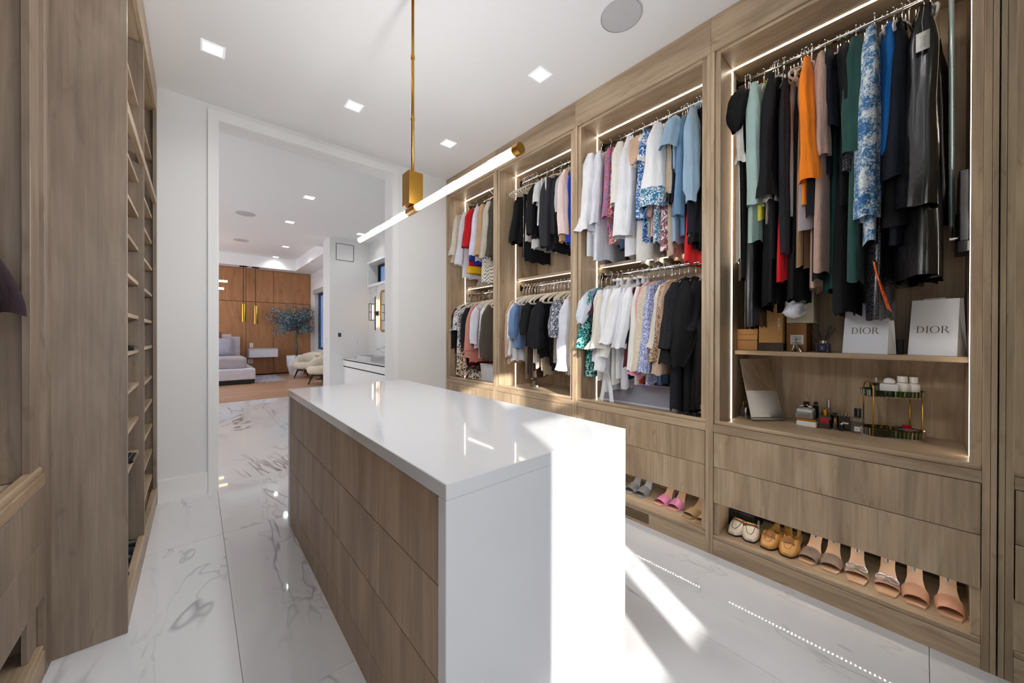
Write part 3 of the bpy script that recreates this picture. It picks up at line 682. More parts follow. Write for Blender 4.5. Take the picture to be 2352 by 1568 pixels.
        for s_, l_ in ((-1, blen), (1, blen-.04)):
            prof = lambda u: w_*(1+.05*u); tk = lambda u: .007+.003*u
            g = G(); body_mesh(g, -.180, -l_, prof, tk, rnd, 2, A*.5, n=20, rows=10)
            g.v = [(x+rnd.uniform(-.0005, .0005), yy+s_*.013, z) for x, yy, z in g.v]; bl(g, 'trouser_leg', mat)
        P = [[(x, .013*math.cos(a)*1.5, -.183+.014*math.sin(a)) for a in [PI*k/8 for k in range(9)]] for x in (-w_, 0, w_)]
        bl(G().grid(P), 'fold', mat)
    if extra: extra(t, bl, rnd)
    if hang:
        h = hanger(rail+dx, y, zs, 'hanger holding the '+(short or ' '.join(label.split()[:11])), hcol, t.rotation_euler.z)
        if kind in ('B', 'T', 'J') and not drop: h.scale = (.84, 1, 1)
    return t

# x plane used to place the shoulder edge of each garment along the rail
def place(rows, rz_, xs_, out=.03, drop=0):
    for row in rows:
        px, ps, pb, name, cat, mat, kind, label, kw = (row + ({},))[:9] if len(row) == 8 else row
        kw = dict(kw); kw.setdefault('out', out)
        if kind in ('B', 'T', 'J', 'D'): kw.setdefault('drop', drop)
        y = atx(xs_, px, 700).y
        zb = atx(xs_+.03, px, pb).z; zl = atx(xs_, px, ps).z if ps else 0
        garment(name, cat, label, y, rz_, F[mat], kind, max(.25, rz_-zb), max(.16, rz_-zl) if ps else 0, **kw)

def seq_band(t, bl, rnd):
    P = []
    for i in range(14):
        u = i/13; z = -HEM[t.name]+.27-.23*u; yc = .014-.050*u**1.2; xx = -.224-.004*u
        P.append([(xx+.022, yc+.007+.003*u, z+.012), (xx, yc+.003, z), (xx, yc-.003, z-.004), (xx+.022, yc-.007-.003*u, z-.014)])
    bl(G().grid(P), 'sequin_band', F['seq_fire'])
def price_tag(t, bl, rnd):
    g = G().box(-.247, -.246, -.020, .020, -.38, -.30); o = bl(g, 'price_tag', plain('tag_card', 'E9E7E0', .6)); g = G()
    for k in range(7): g.box(-.2475, -.2471, -.009, .008, -.365+.007*k, -.3625+.007*k)
    bl(g, 'printing', plain('tag_print', '9A9A98', .6), o)
    bl(G().tube([(-.2465, 0, -.302), (-.235, .004, -.25), (-.21, .0, -.17)], .0007, 4), 'cord', plain('tag_cord', 'DDDDDD', .6))
def bow(t, bl, rnd):
    g = G()
    for s in (-1, 1):
        P = [[(-.20+.01*math.sin(3*u), s*(.01+.04*u)+ww*.018, -.78-.22*u-.01*abs(ww)) for ww in (-1, 0, 1)] for u in [k/8 for k in range(9)]]
        g.grid(P)
    g.lathe([(.004, -.02), (.018, -.01), (.018, .01), (.004, .02)], (-.20, 0, -.775), 10); bl(g, 'tie', F['white'])
def side_stripe(t, bl, rnd):
    g = G()
    for yy in (-.022, .030): g.box(-.226, -.218, yy, yy+.010, -.55, -.16)
    bl(g, 'white_stripe', F['white'])
def yel_hem(t, bl, rnd):
    g = G().lathe([(.232, -.035), (.226, .045)], (0, 0, -HEM[t.name]), 30, sy=.20, cap=False); bl(g, 'yellow_hem', F['mustard'])
def jewels(t, bl, rnd):
    g = G()
    for k in range(9):
        zz, yy = -.34+.02*(k//3), -.02+.016*(k % 3); g.lathe([(.001, .006), (.006, .002), (.006, 0)], (-.262, yy, zz), 6, 'X', cap=False)
    bl(g, 'jewels', chrome)
def tassels(t, bl, rnd):
    g = G()
    for k in range(26):
        x = -.2+.4*k/25; g.tube([(x, rnd.uniform(-.02, .02), -HEM[t.name]+.02), (x+rnd.uniform(-.01, .01), rnd.uniform(-.03, .03), -HEM[t.name]-.05)], .002, 4)
    bl(g, 'fringe', F['red'])
def zipper(t, bl, rnd):
    bl(G().box(-.1735, -.1705, -.004, .004, -HEM[t.name]+.03, -.22), 'zip', chrome)
def piping(t, bl, rnd):
    sl, r_, o_ = SLV[t.name]; u = .86; xc = -(.166+.012+o_*math.sin(2*u)*.9); z = -.146-u*(sl-.15); R_ = r_*.90*(1-.06*u)
    bl(G().tube([(xc+R_*1.24*math.cos(q), R_*1.12*math.sin(q), z) for q in [2*PI*k/18 for k in range(18)]], .0022, 6, closed=True), 'piping', F['burgundy'])
def wbuttons(t, bl, rnd):
    g = G()
    for k in range(3): g.lathe([(.001, -.003), (.007, -.003), (.007, 0)], (-.12, -.036, -HEM[t.name]+.06+.05*k), 8, 'Y', cap=False)
    bl(g, 'button', white)
def pocket(t, bl, rnd):
    g = G().prism([(-.20, -.040, -.52), (-.10, -.044, -.50), (-.11, -.048, -.60), (-.15, -.050, -.64), (-.19, -.046, -.60)], (0, -.003, 0)); bl(g, 'pocket_flap', F['white'])
def buttons(t, bl, rnd):
    g = G()
    for k in range(5): g.lathe([(.001, -.003), (.006, -.003), (.006, 0)], (.0, -.034, -.2-.09*k), 8, 'Y', cap=False)
    for k in range(3): g.lathe([(.001, .003), (.005, .003), (.005, 0)], (-.244, .0, -.50-.03*k), 8, 'X', cap=False)
    bl(g, 'button', black)

# (pixel x of the near sleeve or side, sleeve end pixel y or 0, hem pixel y, name, category, fabric, kind, label, options)
B4 = [
 (1683, 380, 600, 'ruffled_blouse', 'blouse', 'ivory', 'B', 'ivory blouse with a ruffled cuff at the left light strip of the tall bay', dict(r=.022, cuff='ruffle', th=.012)),
 (1696, 305, 640, 'puff_sleeve_dress', 'dress', 'black', 'B', 'black dress with short puffed sleeves, at the left end of the tall bay rail', dict(r=.034, cuff='puff', hem=.17, th=.02, dx=-.02)),
 (1712, 0, 752, 'long_gown', 'dress', 'satin_black', 'D', 'long black satin gown hanging lowest, just above the cardboard boxes', dict(hem=.24, th=.030, dx=-.0)),
 (1729, 475, 555, 'mint_dress', 'dress', 'mint', 'B', 'pale mint green dress with a long wide sleeve', dict(r=.034, cuff='flare', flare=1.25, dx=-.02, short='pale mint dress')),
 (1744, 0, 505, 'yellow_top', 'top', 'yellow', 'D', 'bright yellow top showing as a thin strip beside the mint dress', dict(th=.012, hem=.20)),
 (1752, 466, 520, 'lace_cuff_blouse', 'blouse', 'stone', 'B', 'greyish white blouse with lace cuff between mint dress and black shirt', dict(r=.022, cuff='ruffle', th=.012)),
 (1762, 0, 700, 'black_slip_dress', 'dress', 'black', 'D', 'plain black slip dress behind the black button cuff shirt', dict(hem=.23, th=.02)),
 (1777, 455, 600, 'button_cuff_shirt', 'shirt', 'blk2', 'B', 'black shirt with a wide upturned flared cuff and small buttons', dict(r=.032, cuff='flare', flare=2.0, dx=-.03, extra=buttons)),
 (1791, 0, 645, 'red_dress', 'dress', 'scarlet', 'D', 'bright red dress whose hem shows between black skirts', dict(hem=.21, th=.016)),
 (1799, 0, 625, 'black_trousers', 'trousers', 'charcoal', 'B', 'charcoal knit top with long sleeves next to the white satin camisole', dict(r=.026, th=.015)) + () ,
 (1809, 0, 500, 'satin_camisole', 'top', 'satin_grey', 'D', 'pale silvery satin camisole hung from a clip hanger', dict(hem=.20, th=.02)),
 (1819, 0, 690, 'strappy_black_dress', 'dress', 'black', 'D', 'black strappy dress pulled high over the rail, left of the orange shirt', dict(hem=.20, th=.018)),
 (1829, 0, 612, 'camel_skirt', 'skirt', 'tan', 'S', 'narrow camel skirt hanging below the grey satin skirt', dict(wd=.17, th=.012)),
 (1842, 0, 528, 'satin_skirt', 'skirt', 'satin_mauve', 'S', 'grey mauve satin skirt under the orange shirt', dict(wd=.20, hem=.22, th=.022)),
 (1845, 425, 480, 'orange_shirt', 'shirt', 'orange', 'B', 'vivid orange shirt with a flared cuff', dict(r=.036, cuff='flare', flare=1.5, dx=-.035, cuffmat=None)),
 (1860, 0, 660, 'nude_wrap_top', 'top', 'nude', 'D', 'nude beige top hanging above the plastic bundle', dict(hem=.14, th=.02)),
 (1876, 366, 630, 'dusty_rose_dress', 'dress', 'rose', 'B', 'dusty rose dress with a long straight sleeve', dict(r=.036, dx=-.02, hem=.24, th=.03)),
 (1882, 495, 640, 'black_crepe_dress', 'dress', 'blk2', 'B', 'black crepe dress right behind the dusty rose sleeve', dict(r=.030, hem=.22)),
 (1905, 295, 400, 'black_tee', 'T-shirt', 'navy', 'T', 'dark navy T-shirt with a wide short sleeve, right of the dusty rose dress', dict(r=.042)),
 (1912, 0, 665, 'dark_green_skirt', 'skirt', 'dkgreen', 'S', 'very dark green skirt showing low on the shelf side', dict(wd=.18)),
 (1925, 275, 470, 'black_boxy_tee', 'T-shirt', 'black', 'T', 'second dark boxy T-shirt, directly left of the green shirt', dict(r=.040)),
 (1932, 0, 720, 'long_black_dress', 'dress', 'black', 'D', 'long black crepe dress ending at the left paper bag', dict(hem=.22, th=.026)),
 (1951, 356, 650, 'green_shirt', 'shirt', 'green', 'B', 'dark green shirt dress with an open straight sleeve', dict(r=.040, dx=-.02, hem=.21)),
 (1962, 390, 480, 'dotted_net_top', 'top', 'dots', 'B', 'black net top with tiny silver dots', dict(r=.022, th=.012)),
 (1971, 420, 540, 'black_lace_shirt', 'top', 'blklace', 'B', 'black lace top squeezed beside the blue toile shirt', dict(r=.022, th=.014)),
 (1997, 505, 560, 'toile_shirt', 'shirt', 'toile', 'B', 'white shirt with blue toile print and a ruffled white cuff', dict(r=.044, cuff='bell', flare=1.15, dx=-.045, cuffmat=None)),
 (2014, 0, 732, 'sequin_dress', 'dress', 'seq_black', 'D', 'black sequin dress with a curved orange sequin band', dict(hem=.20, th=.03, wd=.21, extra=seq_band)),
 (2027, 385, 450, 'blue_blouse', 'blouse', 'blue', 'B', 'bright cobalt blue blouse right of the toile shirt', dict(r=.030, dx=-.01, cuff='flare', flare=1.2)),
 (2050, 415, 560, 'black_bell_dress', 'dress', 'navy', 'B', 'black dress with a wide bell sleeve right of the blue blouse', dict(r=.044, cuff='bell', flare=1.5, dx=-.0)),
 (2072, 0, 520, 'black_cape_dress', 'dress', 'black', 'D', 'black strapless looking dress under the white hangers', dict(hem=.24, wd=.24, th=.04)),
 (2098, 0, 638, 'black_ruffle_dress', 'dress', 'satin_black', 'D', 'black satin dress with a wide flared hem', dict(hem=.24, wd=.2, th=.05, amp=.025, folds=3)),
 (2134, 475, 490, 'leather_dress', 'dress', 'leather', 'B', 'black leather dress with a white price tag at the right end', dict(r=.046, cuff='bell', flare=1.5, dx=-.02, extra=price_tag)),
]
B4 = [tuple(r[:9]) for r in B4]
B4[9] = (1799, 585, 625, 'charcoal_sweater', 'sweater', 'charcoal', 'B', 'charcoal knit top with long sleeves next to the silvery camisole', dict(r=.026, th=.015))
place(B4, RZU, 2.40)
for i, (px, tl, rz) in enumerate(((1690, .0, .3), (1698, .0, -.2), (1757, 0, .5), (1762, 0, .45), (1768, 0, .4), (1783, 0, .5), (1824, 0, .35), (1832, 0, .4), (1838, 0, -.3))):
    hanger(RAILX-.03, atx(2.42, px, 300).y, RZU, 'cream velvet hanger empty among the left half of the tall bay clothes', 'c', rz, 'empty cream hangers in the tall bay')
for i, (px, rz) in enumerate(((2048, -.12), (2068, -.10), (2085, -.2), (2122, .2))):
    hanger(RAILX-.02, atx(2.44, px, 100).y, RZU, ['first white hanger right of the blue blouse', 'second white hanger right of the blue blouse', 'wide angled white hanger left of the leather dress', 'last white hanger next to the lift arm'][i], 'w', rz)

B3U = [
 (1352, 540, 590, 'puff_blouse', 'blouse', 'white', 'B', 'white cotton blouse with a big puffed sleeve, leftmost on its upper rail', dict(r=.060, cuff='ruffle', dx=-.05, short='white puff sleeve cotton blouse')),
 (1370, 520, 600, 'white_long_dress', 'dress', 'cool', 'B', 'cool white dress right behind the white puff blouse', dict(r=.045, dx=-.03, hem=.23, th=.04)),
 (1390, 505, 530, 'floral_blouse', 'blouse', 'floral', 'B', 'blue blouse with red and green floral embroidery', dict(r=.034, dx=-.02)),
 (1401, 505, 560, 'pink_floral_dress', 'dress', 'pinkfl', 'B', 'pink and red small floral dress', dict(r=.024)),
 (1410, 480, 560, 'lace_dress', 'dress', 'crlace', 'B', 'cream lace dress in the upper third bay', dict(r=.022)),
 (1421, 475, 520, 'ivory_long_sleeve', 'blouse', 'ivory', 'B', 'ivory long-sleeved blouse left of the camel satin shirt', dict(r=.048, dx=-.03)),
 (1425, 0, 572, 'denim_skirt', 'skirt', 'dkdenim', 'S', 'mid blue denim skirt hanging under the ivory blouse', dict(wd=.2, hem=.22)),
 (1434, 440, 480, 'camel_satin_shirt', 'shirt', 'satin_camel', 'B', 'camel brown satin shirt', dict(r=.036)),
 (1447, 548, 590, 'ruffle_dress', 'dress', 'white', 'B', 'white tiered ruffle dress right of the camel satin shirt', dict(r=.055, cuff='bell', flare=1.4, dx=-.04, th=.04)),
 (1462, 380, 560, 'nude_blouse', 'blouse', 'nude', 'B', 'nude blouse folded high over the rail', dict(r=.045, cuff='puff')),
 (1470, 385, 600, 'white_crop_dress', 'dress', 'ivory', 'T', 'ivory dress with short ruffled sleeve above the nude hem', dict(r=.045, cuff='ruffle', hem=.24, th=.05)),
 (1478, 510, 560, 'blue_print_dress', 'dress', 'bluepr', 'B', 'white and blue leaf print dress', dict(r=.042, dx=-.03)),
 (1488, 400, 545, 'green_stripe_dress', 'dress', 'grstr', 'B', 'green and cream striped dress', dict(r=.030)),
 (1496, 500, 545, 'red_stripe_dress', 'dress', 'redstr', 'B', 'cream dress with red brown stripes low on the skirt', dict(r=.032)),
 (1508, 487, 560, 'embroidered_blouse', 'blouse', 'embr', 'B', 'white bell-sleeved blouse with teal embroidery at the cuff', dict(r=.060, cuff='bell', flare=1.5, dx=-.05, th=.03)),
 (1524, 480, 580, 'floral_white_dress', 'dress', 'whfloral', 'B', 'white dress with scattered rose flowers', dict(r=.030, hem=.23, th=.04)),
 (1533, 450, 590, 'beige_silk_blouse', 'blouse', 'beige', 'B', 'beige silk blouse hanging behind the cream hangers', dict(r=.026)),
 (1541, 470, 500, 'black_knit', 'top', 'navy', 'B', 'dark navy knit left of the denim jackets', dict(r=.022)),
 (1549, 345, 560, 'jewelled_denim_shirt', 'shirt', 'ltdenim', 'T', 'light denim shirt with jewelled turned-up sleeve', dict(r=.062, dx=-.03, extra=jewels)),
 (1560, 500, 545, 'denim_dress', 'dress', 'denim', 'B', 'mid blue denim dress between two lighter denim shirts', dict(r=.040, dx=-.0)),
 (1574, 0, 600, 'red_scarf_dress', 'dress', 'scarlet', 'D', 'bright red dress hanging below the denim shirts', dict(hem=.20, wd=.17, dx=-.04)),
 (1581, 475, 550, 'light_denim_shirt', 'shirt', 'ltdenim', 'B', 'light denim shirt with a gathered cuff nearest the right divider', dict(r=.056, cuff='tight', dx=-.04, collar=True)),
 (1592, 540, 570, 'navy_coat', 'coat', 'navy', 'B', 'long dark navy coat right of the denim shirts', dict(r=.040)),
 (1601, 560, 575, 'black_coat', 'coat', 'black', 'B', 'black coat squeezed against the right divider of the third bay', dict(r=.036)),
]
place(B3U, RZU, 2.40, .06)
for px in (1541, 1548, 1556, 1590, 1594, 1598, 1602):
    hanger(RAILX-.02, atx(2.42, px, 290).y, RZU, 'cream velvet hanger loose among the upper clothes of the third bay', 'c', -.5, 'loose cream hangers in the third bay')
B3L = [
 (1347, 745, 800, 'stripe_puff_blouse', 'blouse', 'bluestr', 'B', 'white puff blouse with thin blue stripes, leftmost on its lower rail', dict(r=.042, cuff='puff', dx=-.05, short='striped white puff blouse')),
 (1352, 800, 862, 'teal_print_dress', 'dress', 'tealpr', 'B', 'black and teal print dress on the lower rail', dict(r=.050, dx=-.04, th=.04, hem=.24)),
 (1359, 720, 800, 'chambray_shirt', 'shirt', 'chambray', 'B', 'blue chambray shirt on the lower rail of the third bay', dict(r=.036, dx=-.02)),
 (1366, 725, 820, 'plum_blouse', 'blouse', 'plum', 'B', 'dark plum blouse next to the chambray shirt', dict(r=.03)),
 (1372, 740, 830, 'dark_teal_shirt', 'shirt', 'dkgreen', 'B', 'dark teal shirt left of the linen blouses', dict(r=.034)),
 (1379, 800, 868, 'linen_blouse', 'blouse', 'cream', 'B', 'cream linen blouse with a long sleeve and gathered cuff on the lower rail', dict(r=.052, cuff='ruffle', dx=-.07)),
 (1390, 830, 875, 'pocket_shirt', 'shirt', 'cool', 'B', 'cool white shirt with a folded pocket flap', dict(r=.048, dx=-.05, collar=True, extra=pocket)),
 (1401, 850, 895, 'tie_waist_shirt', 'shirt', 'white', 'B', 'white shirt with long tied ends hanging over the counter', dict(r=.050, dx=-.06, extra=bow, collar=True)),
 (1409, 760, 800, 'black_collar_shirt', 'shirt', 'blk2', 'B', 'black shirt showing only its shoulder between white shirts', dict(r=.03, dx=.03, collar=True)),
 (1416, 820, 880, 'oxford_shirt', 'shirt', 'ivory', 'B', 'ivory shirt in the middle of the lower rail', dict(r=.046, dx=-.05, collar=True)),
 (1425, 790, 870, 'batwing_blouse', 'blouse', 'white', 'B', 'white blouse with a loose short cuff', dict(r=.046, dx=-.05, cuff='flare', flare=1.3)),
 (1433, 800, 890, 'cool_white_shirt', 'shirt', 'cool', 'B', 'bluish white shirt right of the loose cuff blouse', dict(r=.040, dx=-.02, collar=True)),
 (1440, 790, 868, 'navy_shirt', 'shirt', 'navy', 'B', 'navy shirt whose lower half shows between white shirts', dict(r=.034, dx=.0, collar=True)),
 (1447, 800, 850, 'crisp_white_shirt', 'shirt', 'white', 'B', 'crisp white shirt left of the burgundy blouse', dict(r=.042, dx=-.04, collar=True)),
 (1456, 843, 860, 'burgundy_blouse', 'blouse', 'burgundy', 'B', 'dark burgundy blouse slanting through the white shirts', dict(r=.034, dx=-.01)),
 (1462, 850, 880, 'white_linen_tunic', 'blouse', 'ivory', 'B', 'ivory linen tunic left of the pink shirt', dict(r=.038, dx=-.03)),
 (1470, 860, 870, 'pink_shirt', 'shirt', 'pink', 'B', 'pink long shirt on the lower rail', dict(r=.040, dx=-.02)),
 (1476, 0, 880, 'orange_skirt', 'skirt', 'rust', 'S', 'orange red skirt showing low beside the pink shirt', dict(wd=.2)),
 (1483, 850, 865, 'cream_lace_blouse', 'blouse', 'crlace', 'B', 'cream lace blouse right of the pink shirt', dict(r=.044, dx=-.03)),
 (1496, 855, 880, 'lavender_floral_dress', 'dress', 'lavfl', 'B', 'pale lavender floral dress', dict(r=.046, dx=-.03, hem=.23, th=.035)),
 (1505, 830, 885, 'denim_blue_skirt_dress', 'dress', 'denim', 'B', 'mid blue dress showing under the lavender floral dress', dict(r=.02, dx=.02)),
 (1511, 800, 820, 'cream_knit', 'sweater', 'cream', 'B', 'cream knit between lavender and leopard', dict(r=.034)),
 (1519, 830, 830, 'leopard_blouse', 'blouse', 'leopard', 'B', 'brown leopard print blouse', dict(r=.040, dx=-.01)),
 (1529, 860, 860, 'beige_lace_dress', 'dress', 'beilace', 'B', 'beige lace dress left of the black shirts', dict(r=.042, dx=-.01)),
 (1543, 835, 892, 'black_shirt', 'shirt', 'black', 'B', 'black shirt with white buttons low at the front', dict(extra=wbuttons, r=.052, cuff='flare', flare=1.3, dx=-.02)),
 (1556, 800, 935, 'black_lace_dress', 'dress', 'blklace', 'B', 'long black lace dress on the lower rail', dict(r=.050, dx=-.05, hem=.23, th=.04)),
 (1573, 840, 940, 'black_full_sleeve_dress', 'dress', 'black', 'B', 'long black dress with a full sleeve, right part of the lower rail', dict(r=.058, dx=-.05, cuff='puff', th=.04)),
 (1589, 0, 945, 'leopard_trousers', 'trousers', 'animal', 'P', 'cream animal print trousers hanging beside the black dresses', dict(wd=.2, short='animal print trousers')),
 (1597, 760, 930, 'black_robe', 'coat', 'blk2', 'B', 'black robe right of the animal print trousers', dict(r=.050, dx=-.02)),
]
place(B3L, RZL, 2.40, .10)
for k in range(7):
    hanger(RAILX-.02, .925-.008*k, RZL, 'cream velvet hanger without clothes at the right end of the lower rail, third bay', 'c', .1+.02*k, 'empty cream hangers stacked at the right end of the third bay')

B2U = [
 (1181, 0, 560, 'black_vest', 'top', 'black', 'D', 'black sleeveless vest leftmost in the second bay', dict(wd=.24, hem=.25, th=.04, dx=-.03, short='leftmost black vest')),
 (1196, 0, 600, 'zip_trousers', 'trousers', 'blk2', 'P', 'black trousers with a silver zip hanging lowest on the left', dict(wd=.27, extra=zipper)),
 (1199, 500, 555, 'grey_knit_tank', 'top', 'stone', 'D', 'grey beige knit tank hanging crookedly', dict(wd=.2, th=.03)),
 (1208, 470, 500, 'nude_strap_top', 'top', 'nude', 'D', 'nude top with thin straps', dict(th=.02)),
 (1215, 0, 570, 'light_grey_shorts', 'shorts', 'ltgrey', 'S', 'light grey shorts clipped to a hanger', dict(wd=.18)),
 (1224, 540, 550, 'black_cardigan', 'cardigan', 'black', 'B', 'black cardigan right of the cream hangers', dict(r=.044, dx=-.03)),
 (1240, 470, 520, 'pale_grey_tee', 'T-shirt', 'ltgrey', 'T', 'pale grey T-shirt with a wide short sleeve', dict(r=.048, dx=-.04)),
 (1249, 0, 552, 'small_red_top', 'top', 'red', 'D', 'red top showing as a small corner', dict(th=.02)),
 (1258, 570, 575, 'side_stripe_jacket', 'jacket', 'stripeseam', 'B', 'charcoal track jacket with white side stripes', dict(r=.050, dx=-.04, extra=side_stripe)),
 (1270, 540, 560, 'charcoal_blouse', 'blouse', 'charcoal', 'B', 'charcoal blouse beside the striped track jacket', dict(r=.036, dx=-.01)),
 (1278, 470, 500, 'pink_strap_top', 'top', 'pink', 'D', 'pink strappy top on a cream hanger', dict(th=.02)),
 (1283, 490, 520, 'silver_grey_tee', 'T-shirt', 'grey', 'T', 'silver grey T-shirt near the right divider', dict(r=.04)),
 (1293, 545, 550, 'white_blush_shirt', 'shirt', 'blush', 'B', 'blush white long-sleeved shirt nearest the right divider', dict(r=.056, dx=-.04)),
 (1300, 555, 560, 'camel_knit', 'sweater', 'tan', 'B', 'camel knit behind the blush white shirt', dict(r=.036, dx=-.02)),
 (1306, 560, 575, 'royal_blue_top', 'top', 'royal', 'B', 'royal blue top low beside the right divider', dict(r=.036, dx=.0)),
]
place(B2U, RZU, 2.40, .04, .035)
for k in range(11):
    hanger(RAILX-.055, 2.775-.022*k, RZU, 'cream velvet hanger without clothes, left end of the upper rail in the second bay', 'c', .1*math.sin(k*2.1), 'empty cream hangers bunched on the upper rail of the second bay')
B2L = [
 (1171, 820, 833, 'beige_lace_trousers', 'trousers', 'beilace', 'B', 'beige lace dress leftmost on the lower rail of the second bay', dict(r=.036, dx=-.04, short='leftmost beige lace dress')),
 (1177, 815, 828, 'white_long_shirt', 'shirt', 'white', 'B', 'white long shirt next to the blue denim shirt', dict(r=.036, dx=-.03)),
 (1186, 780, 800, 'blue_denim_shirt', 'shirt', 'chambray', 'B', 'blue denim shirt with a tight cuff', dict(r=.052, cuff='tight', dx=-.04)),
 (1193, 0, 870, 'grey_trousers', 'trousers', 'taupe', 'P', 'taupe grey trousers folded over a hanger', dict(wd=.2)),
 (1199, 0, 868, 'dark_brown_trousers', 'trousers', 'brown', 'P', 'dark brown wide trousers', dict(wd=.22, short='dark brown trousers')),
 (1205, 0, 800, 'tan_trousers', 'trousers', 'tan', 'P', 'tan trousers left of the black T-shirt', dict(wd=.2)),
 (1212, 0, 845, 'cream_wide_trousers', 'trousers', 'cream', 'P', 'wide cream trousers left of the black draped T-shirt', dict(wd=.22)),
 (1217, 770, 793, 'black_drape_tee', 'T-shirt', 'black', 'B', 'black draped T-shirt on the lower rail of the second bay', dict(r=.050, cuff='bell', flare=1.3, dx=-.05, short='black draped T-shirt')),
 (1228, 0, 862, 'beige_pleated_trousers', 'trousers', 'beige', 'P', 'beige pleated trousers behind the black tops', dict(wd=.2)),
 (1236, 0, 820, 'navy_grey_skirt', 'skirt', 'navy', 'S', 'navy grey skirt below the black jacket', dict(wd=.2)),
 (1244, 800, 810, 'black_swing_jacket', 'jacket', 'blk2', 'B', 'black swing jacket in the middle of the lower rail', dict(r=.060, cuff='bell', flare=1.4, dx=-.06)),
 (1252, 0, 850, 'slate_trousers', 'trousers', 'charcoal', 'P', 'slate trousers next to the linen trousers', dict(wd=.22)),
 (1262, 0, 845, 'stone_linen_trousers', 'trousers', 'stone', 'P', 'stone linen trousers right of the black jacket', dict(wd=.25)),
 (1270, 0, 852, 'ivory_linen_trousers', 'trousers', 'ivory', 'P', 'ivory linen trousers left of the grey print blouse', dict(wd=.25)),
 (1282, 775, 843, 'grey_print_blouse', 'blouse', 'greypr', 'B', 'grey and navy print blouse with draped sleeve', dict(r=.054, cuff='bell', flare=1.3, dx=-.05)),
 (1291, 0, 845, 'cream_pleat_trousers', 'trousers', 'cream', 'P', 'cream pleated trousers right of the grey print blouse', dict(wd=.24)),
 (1300, 850, 858, 'bright_white_blouse', 'blouse', 'cool', 'B', 'bright white blouse nearest the right divider on the lower rail', dict(r=.05, cuff='ruffle', dx=-.04, short='bright white blouse')),
]
B2L[0] = (1171, 820, 833, 'beige_lace_dress', 'dress', 'beilace', 'B', 'beige lace dress leftmost on the lower rail of the second bay', dict(r=.036, dx=-.04, short='leftmost beige lace dress'))
place(B2L, RZL, 2.40, .04, .045)
for k in range(17):
    hanger(RAILX-.065, 2.70-.043*k, RZL, 'cream velvet hanger in the row standing out on the lower rail of the second bay', 'c', .12*math.sin(k*1.7), 'cream hangers on the lower rail of the second bay')

B1U = [
 (1047, 590, 600, 'cream_blazer', 'blazer', 'cream', 'J', 'cream blazer leftmost in the first bay', dict(r=.050, dx=-.04)),
 (1050, 605, 610, 'beige_coat', 'coat', 'beige', 'J', 'beige coat behind the cream blazer', dict(r=.048, dx=-.02)),
 (1055, 0, 612, 'small_denim', 'trousers', 'denim', 'P', 'blue denim hem visible below the cream blazers', dict(wd=.25)),
 (1060, 600, 605, 'grey_blazer', 'blazer', 'ltgrey', 'J', 'light grey blazer next to the pale blue shirt', dict(r=.04)),
 (1066, 610, 640, 'pale_blue_shirt', 'shirt', 'cool', 'B', 'pale blue shirt left of the red dress', dict(r=.046, cuff='flare', flare=1.3, dx=-.04)),
 (1081, 570, 622, 'red_dress_yellow_hem', 'dress', 'red', 'B', 'red dress with a yellow hem in the first bay', dict(r=.054, dx=-.03, hem=.21, extra=yel_hem)),
 (1089, 600, 610, 'cobalt_jacket', 'jacket', 'cobalt', 'B', 'deep blue jacket right of the red dress', dict(r=.044)),
 (1096, 590, 600, 'lilac_white_shirt', 'shirt', 'lav', 'B', 'lilac white shirt left of the camel blazer', dict(r=.046, dx=-.04)),
 (1105, 590, 600, 'camel_blazer', 'blazer', 'tan', 'J', 'camel blazer with gold cuff buttons', dict(r=.054, dx=-.03)),
 (1113, 0, 652, 'houndstooth_skirt', 'skirt', 'hound', 'S', 'black and cream houndstooth skirt hanging low', dict(wd=.24, hem=.27, th=.05)),
 (1120, 595, 610, 'stone_blazer', 'blazer', 'stone', 'J', 'stone grey blazer right of the camel blazer', dict(r=.05, dx=-.03)),
 (1128, 590, 600, 'dark_green_black_coat', 'coat', 'olive', 'B', 'blackish olive coat at the right end of the first bay', dict(r=.05)),
]
place(B1U, RZU, 2.40, .06)
hanger(2.50, 3.10, RZU+.10, 'white plastic hanger sticking up above the rail of the first bay', 'w', .5, tilt=0)
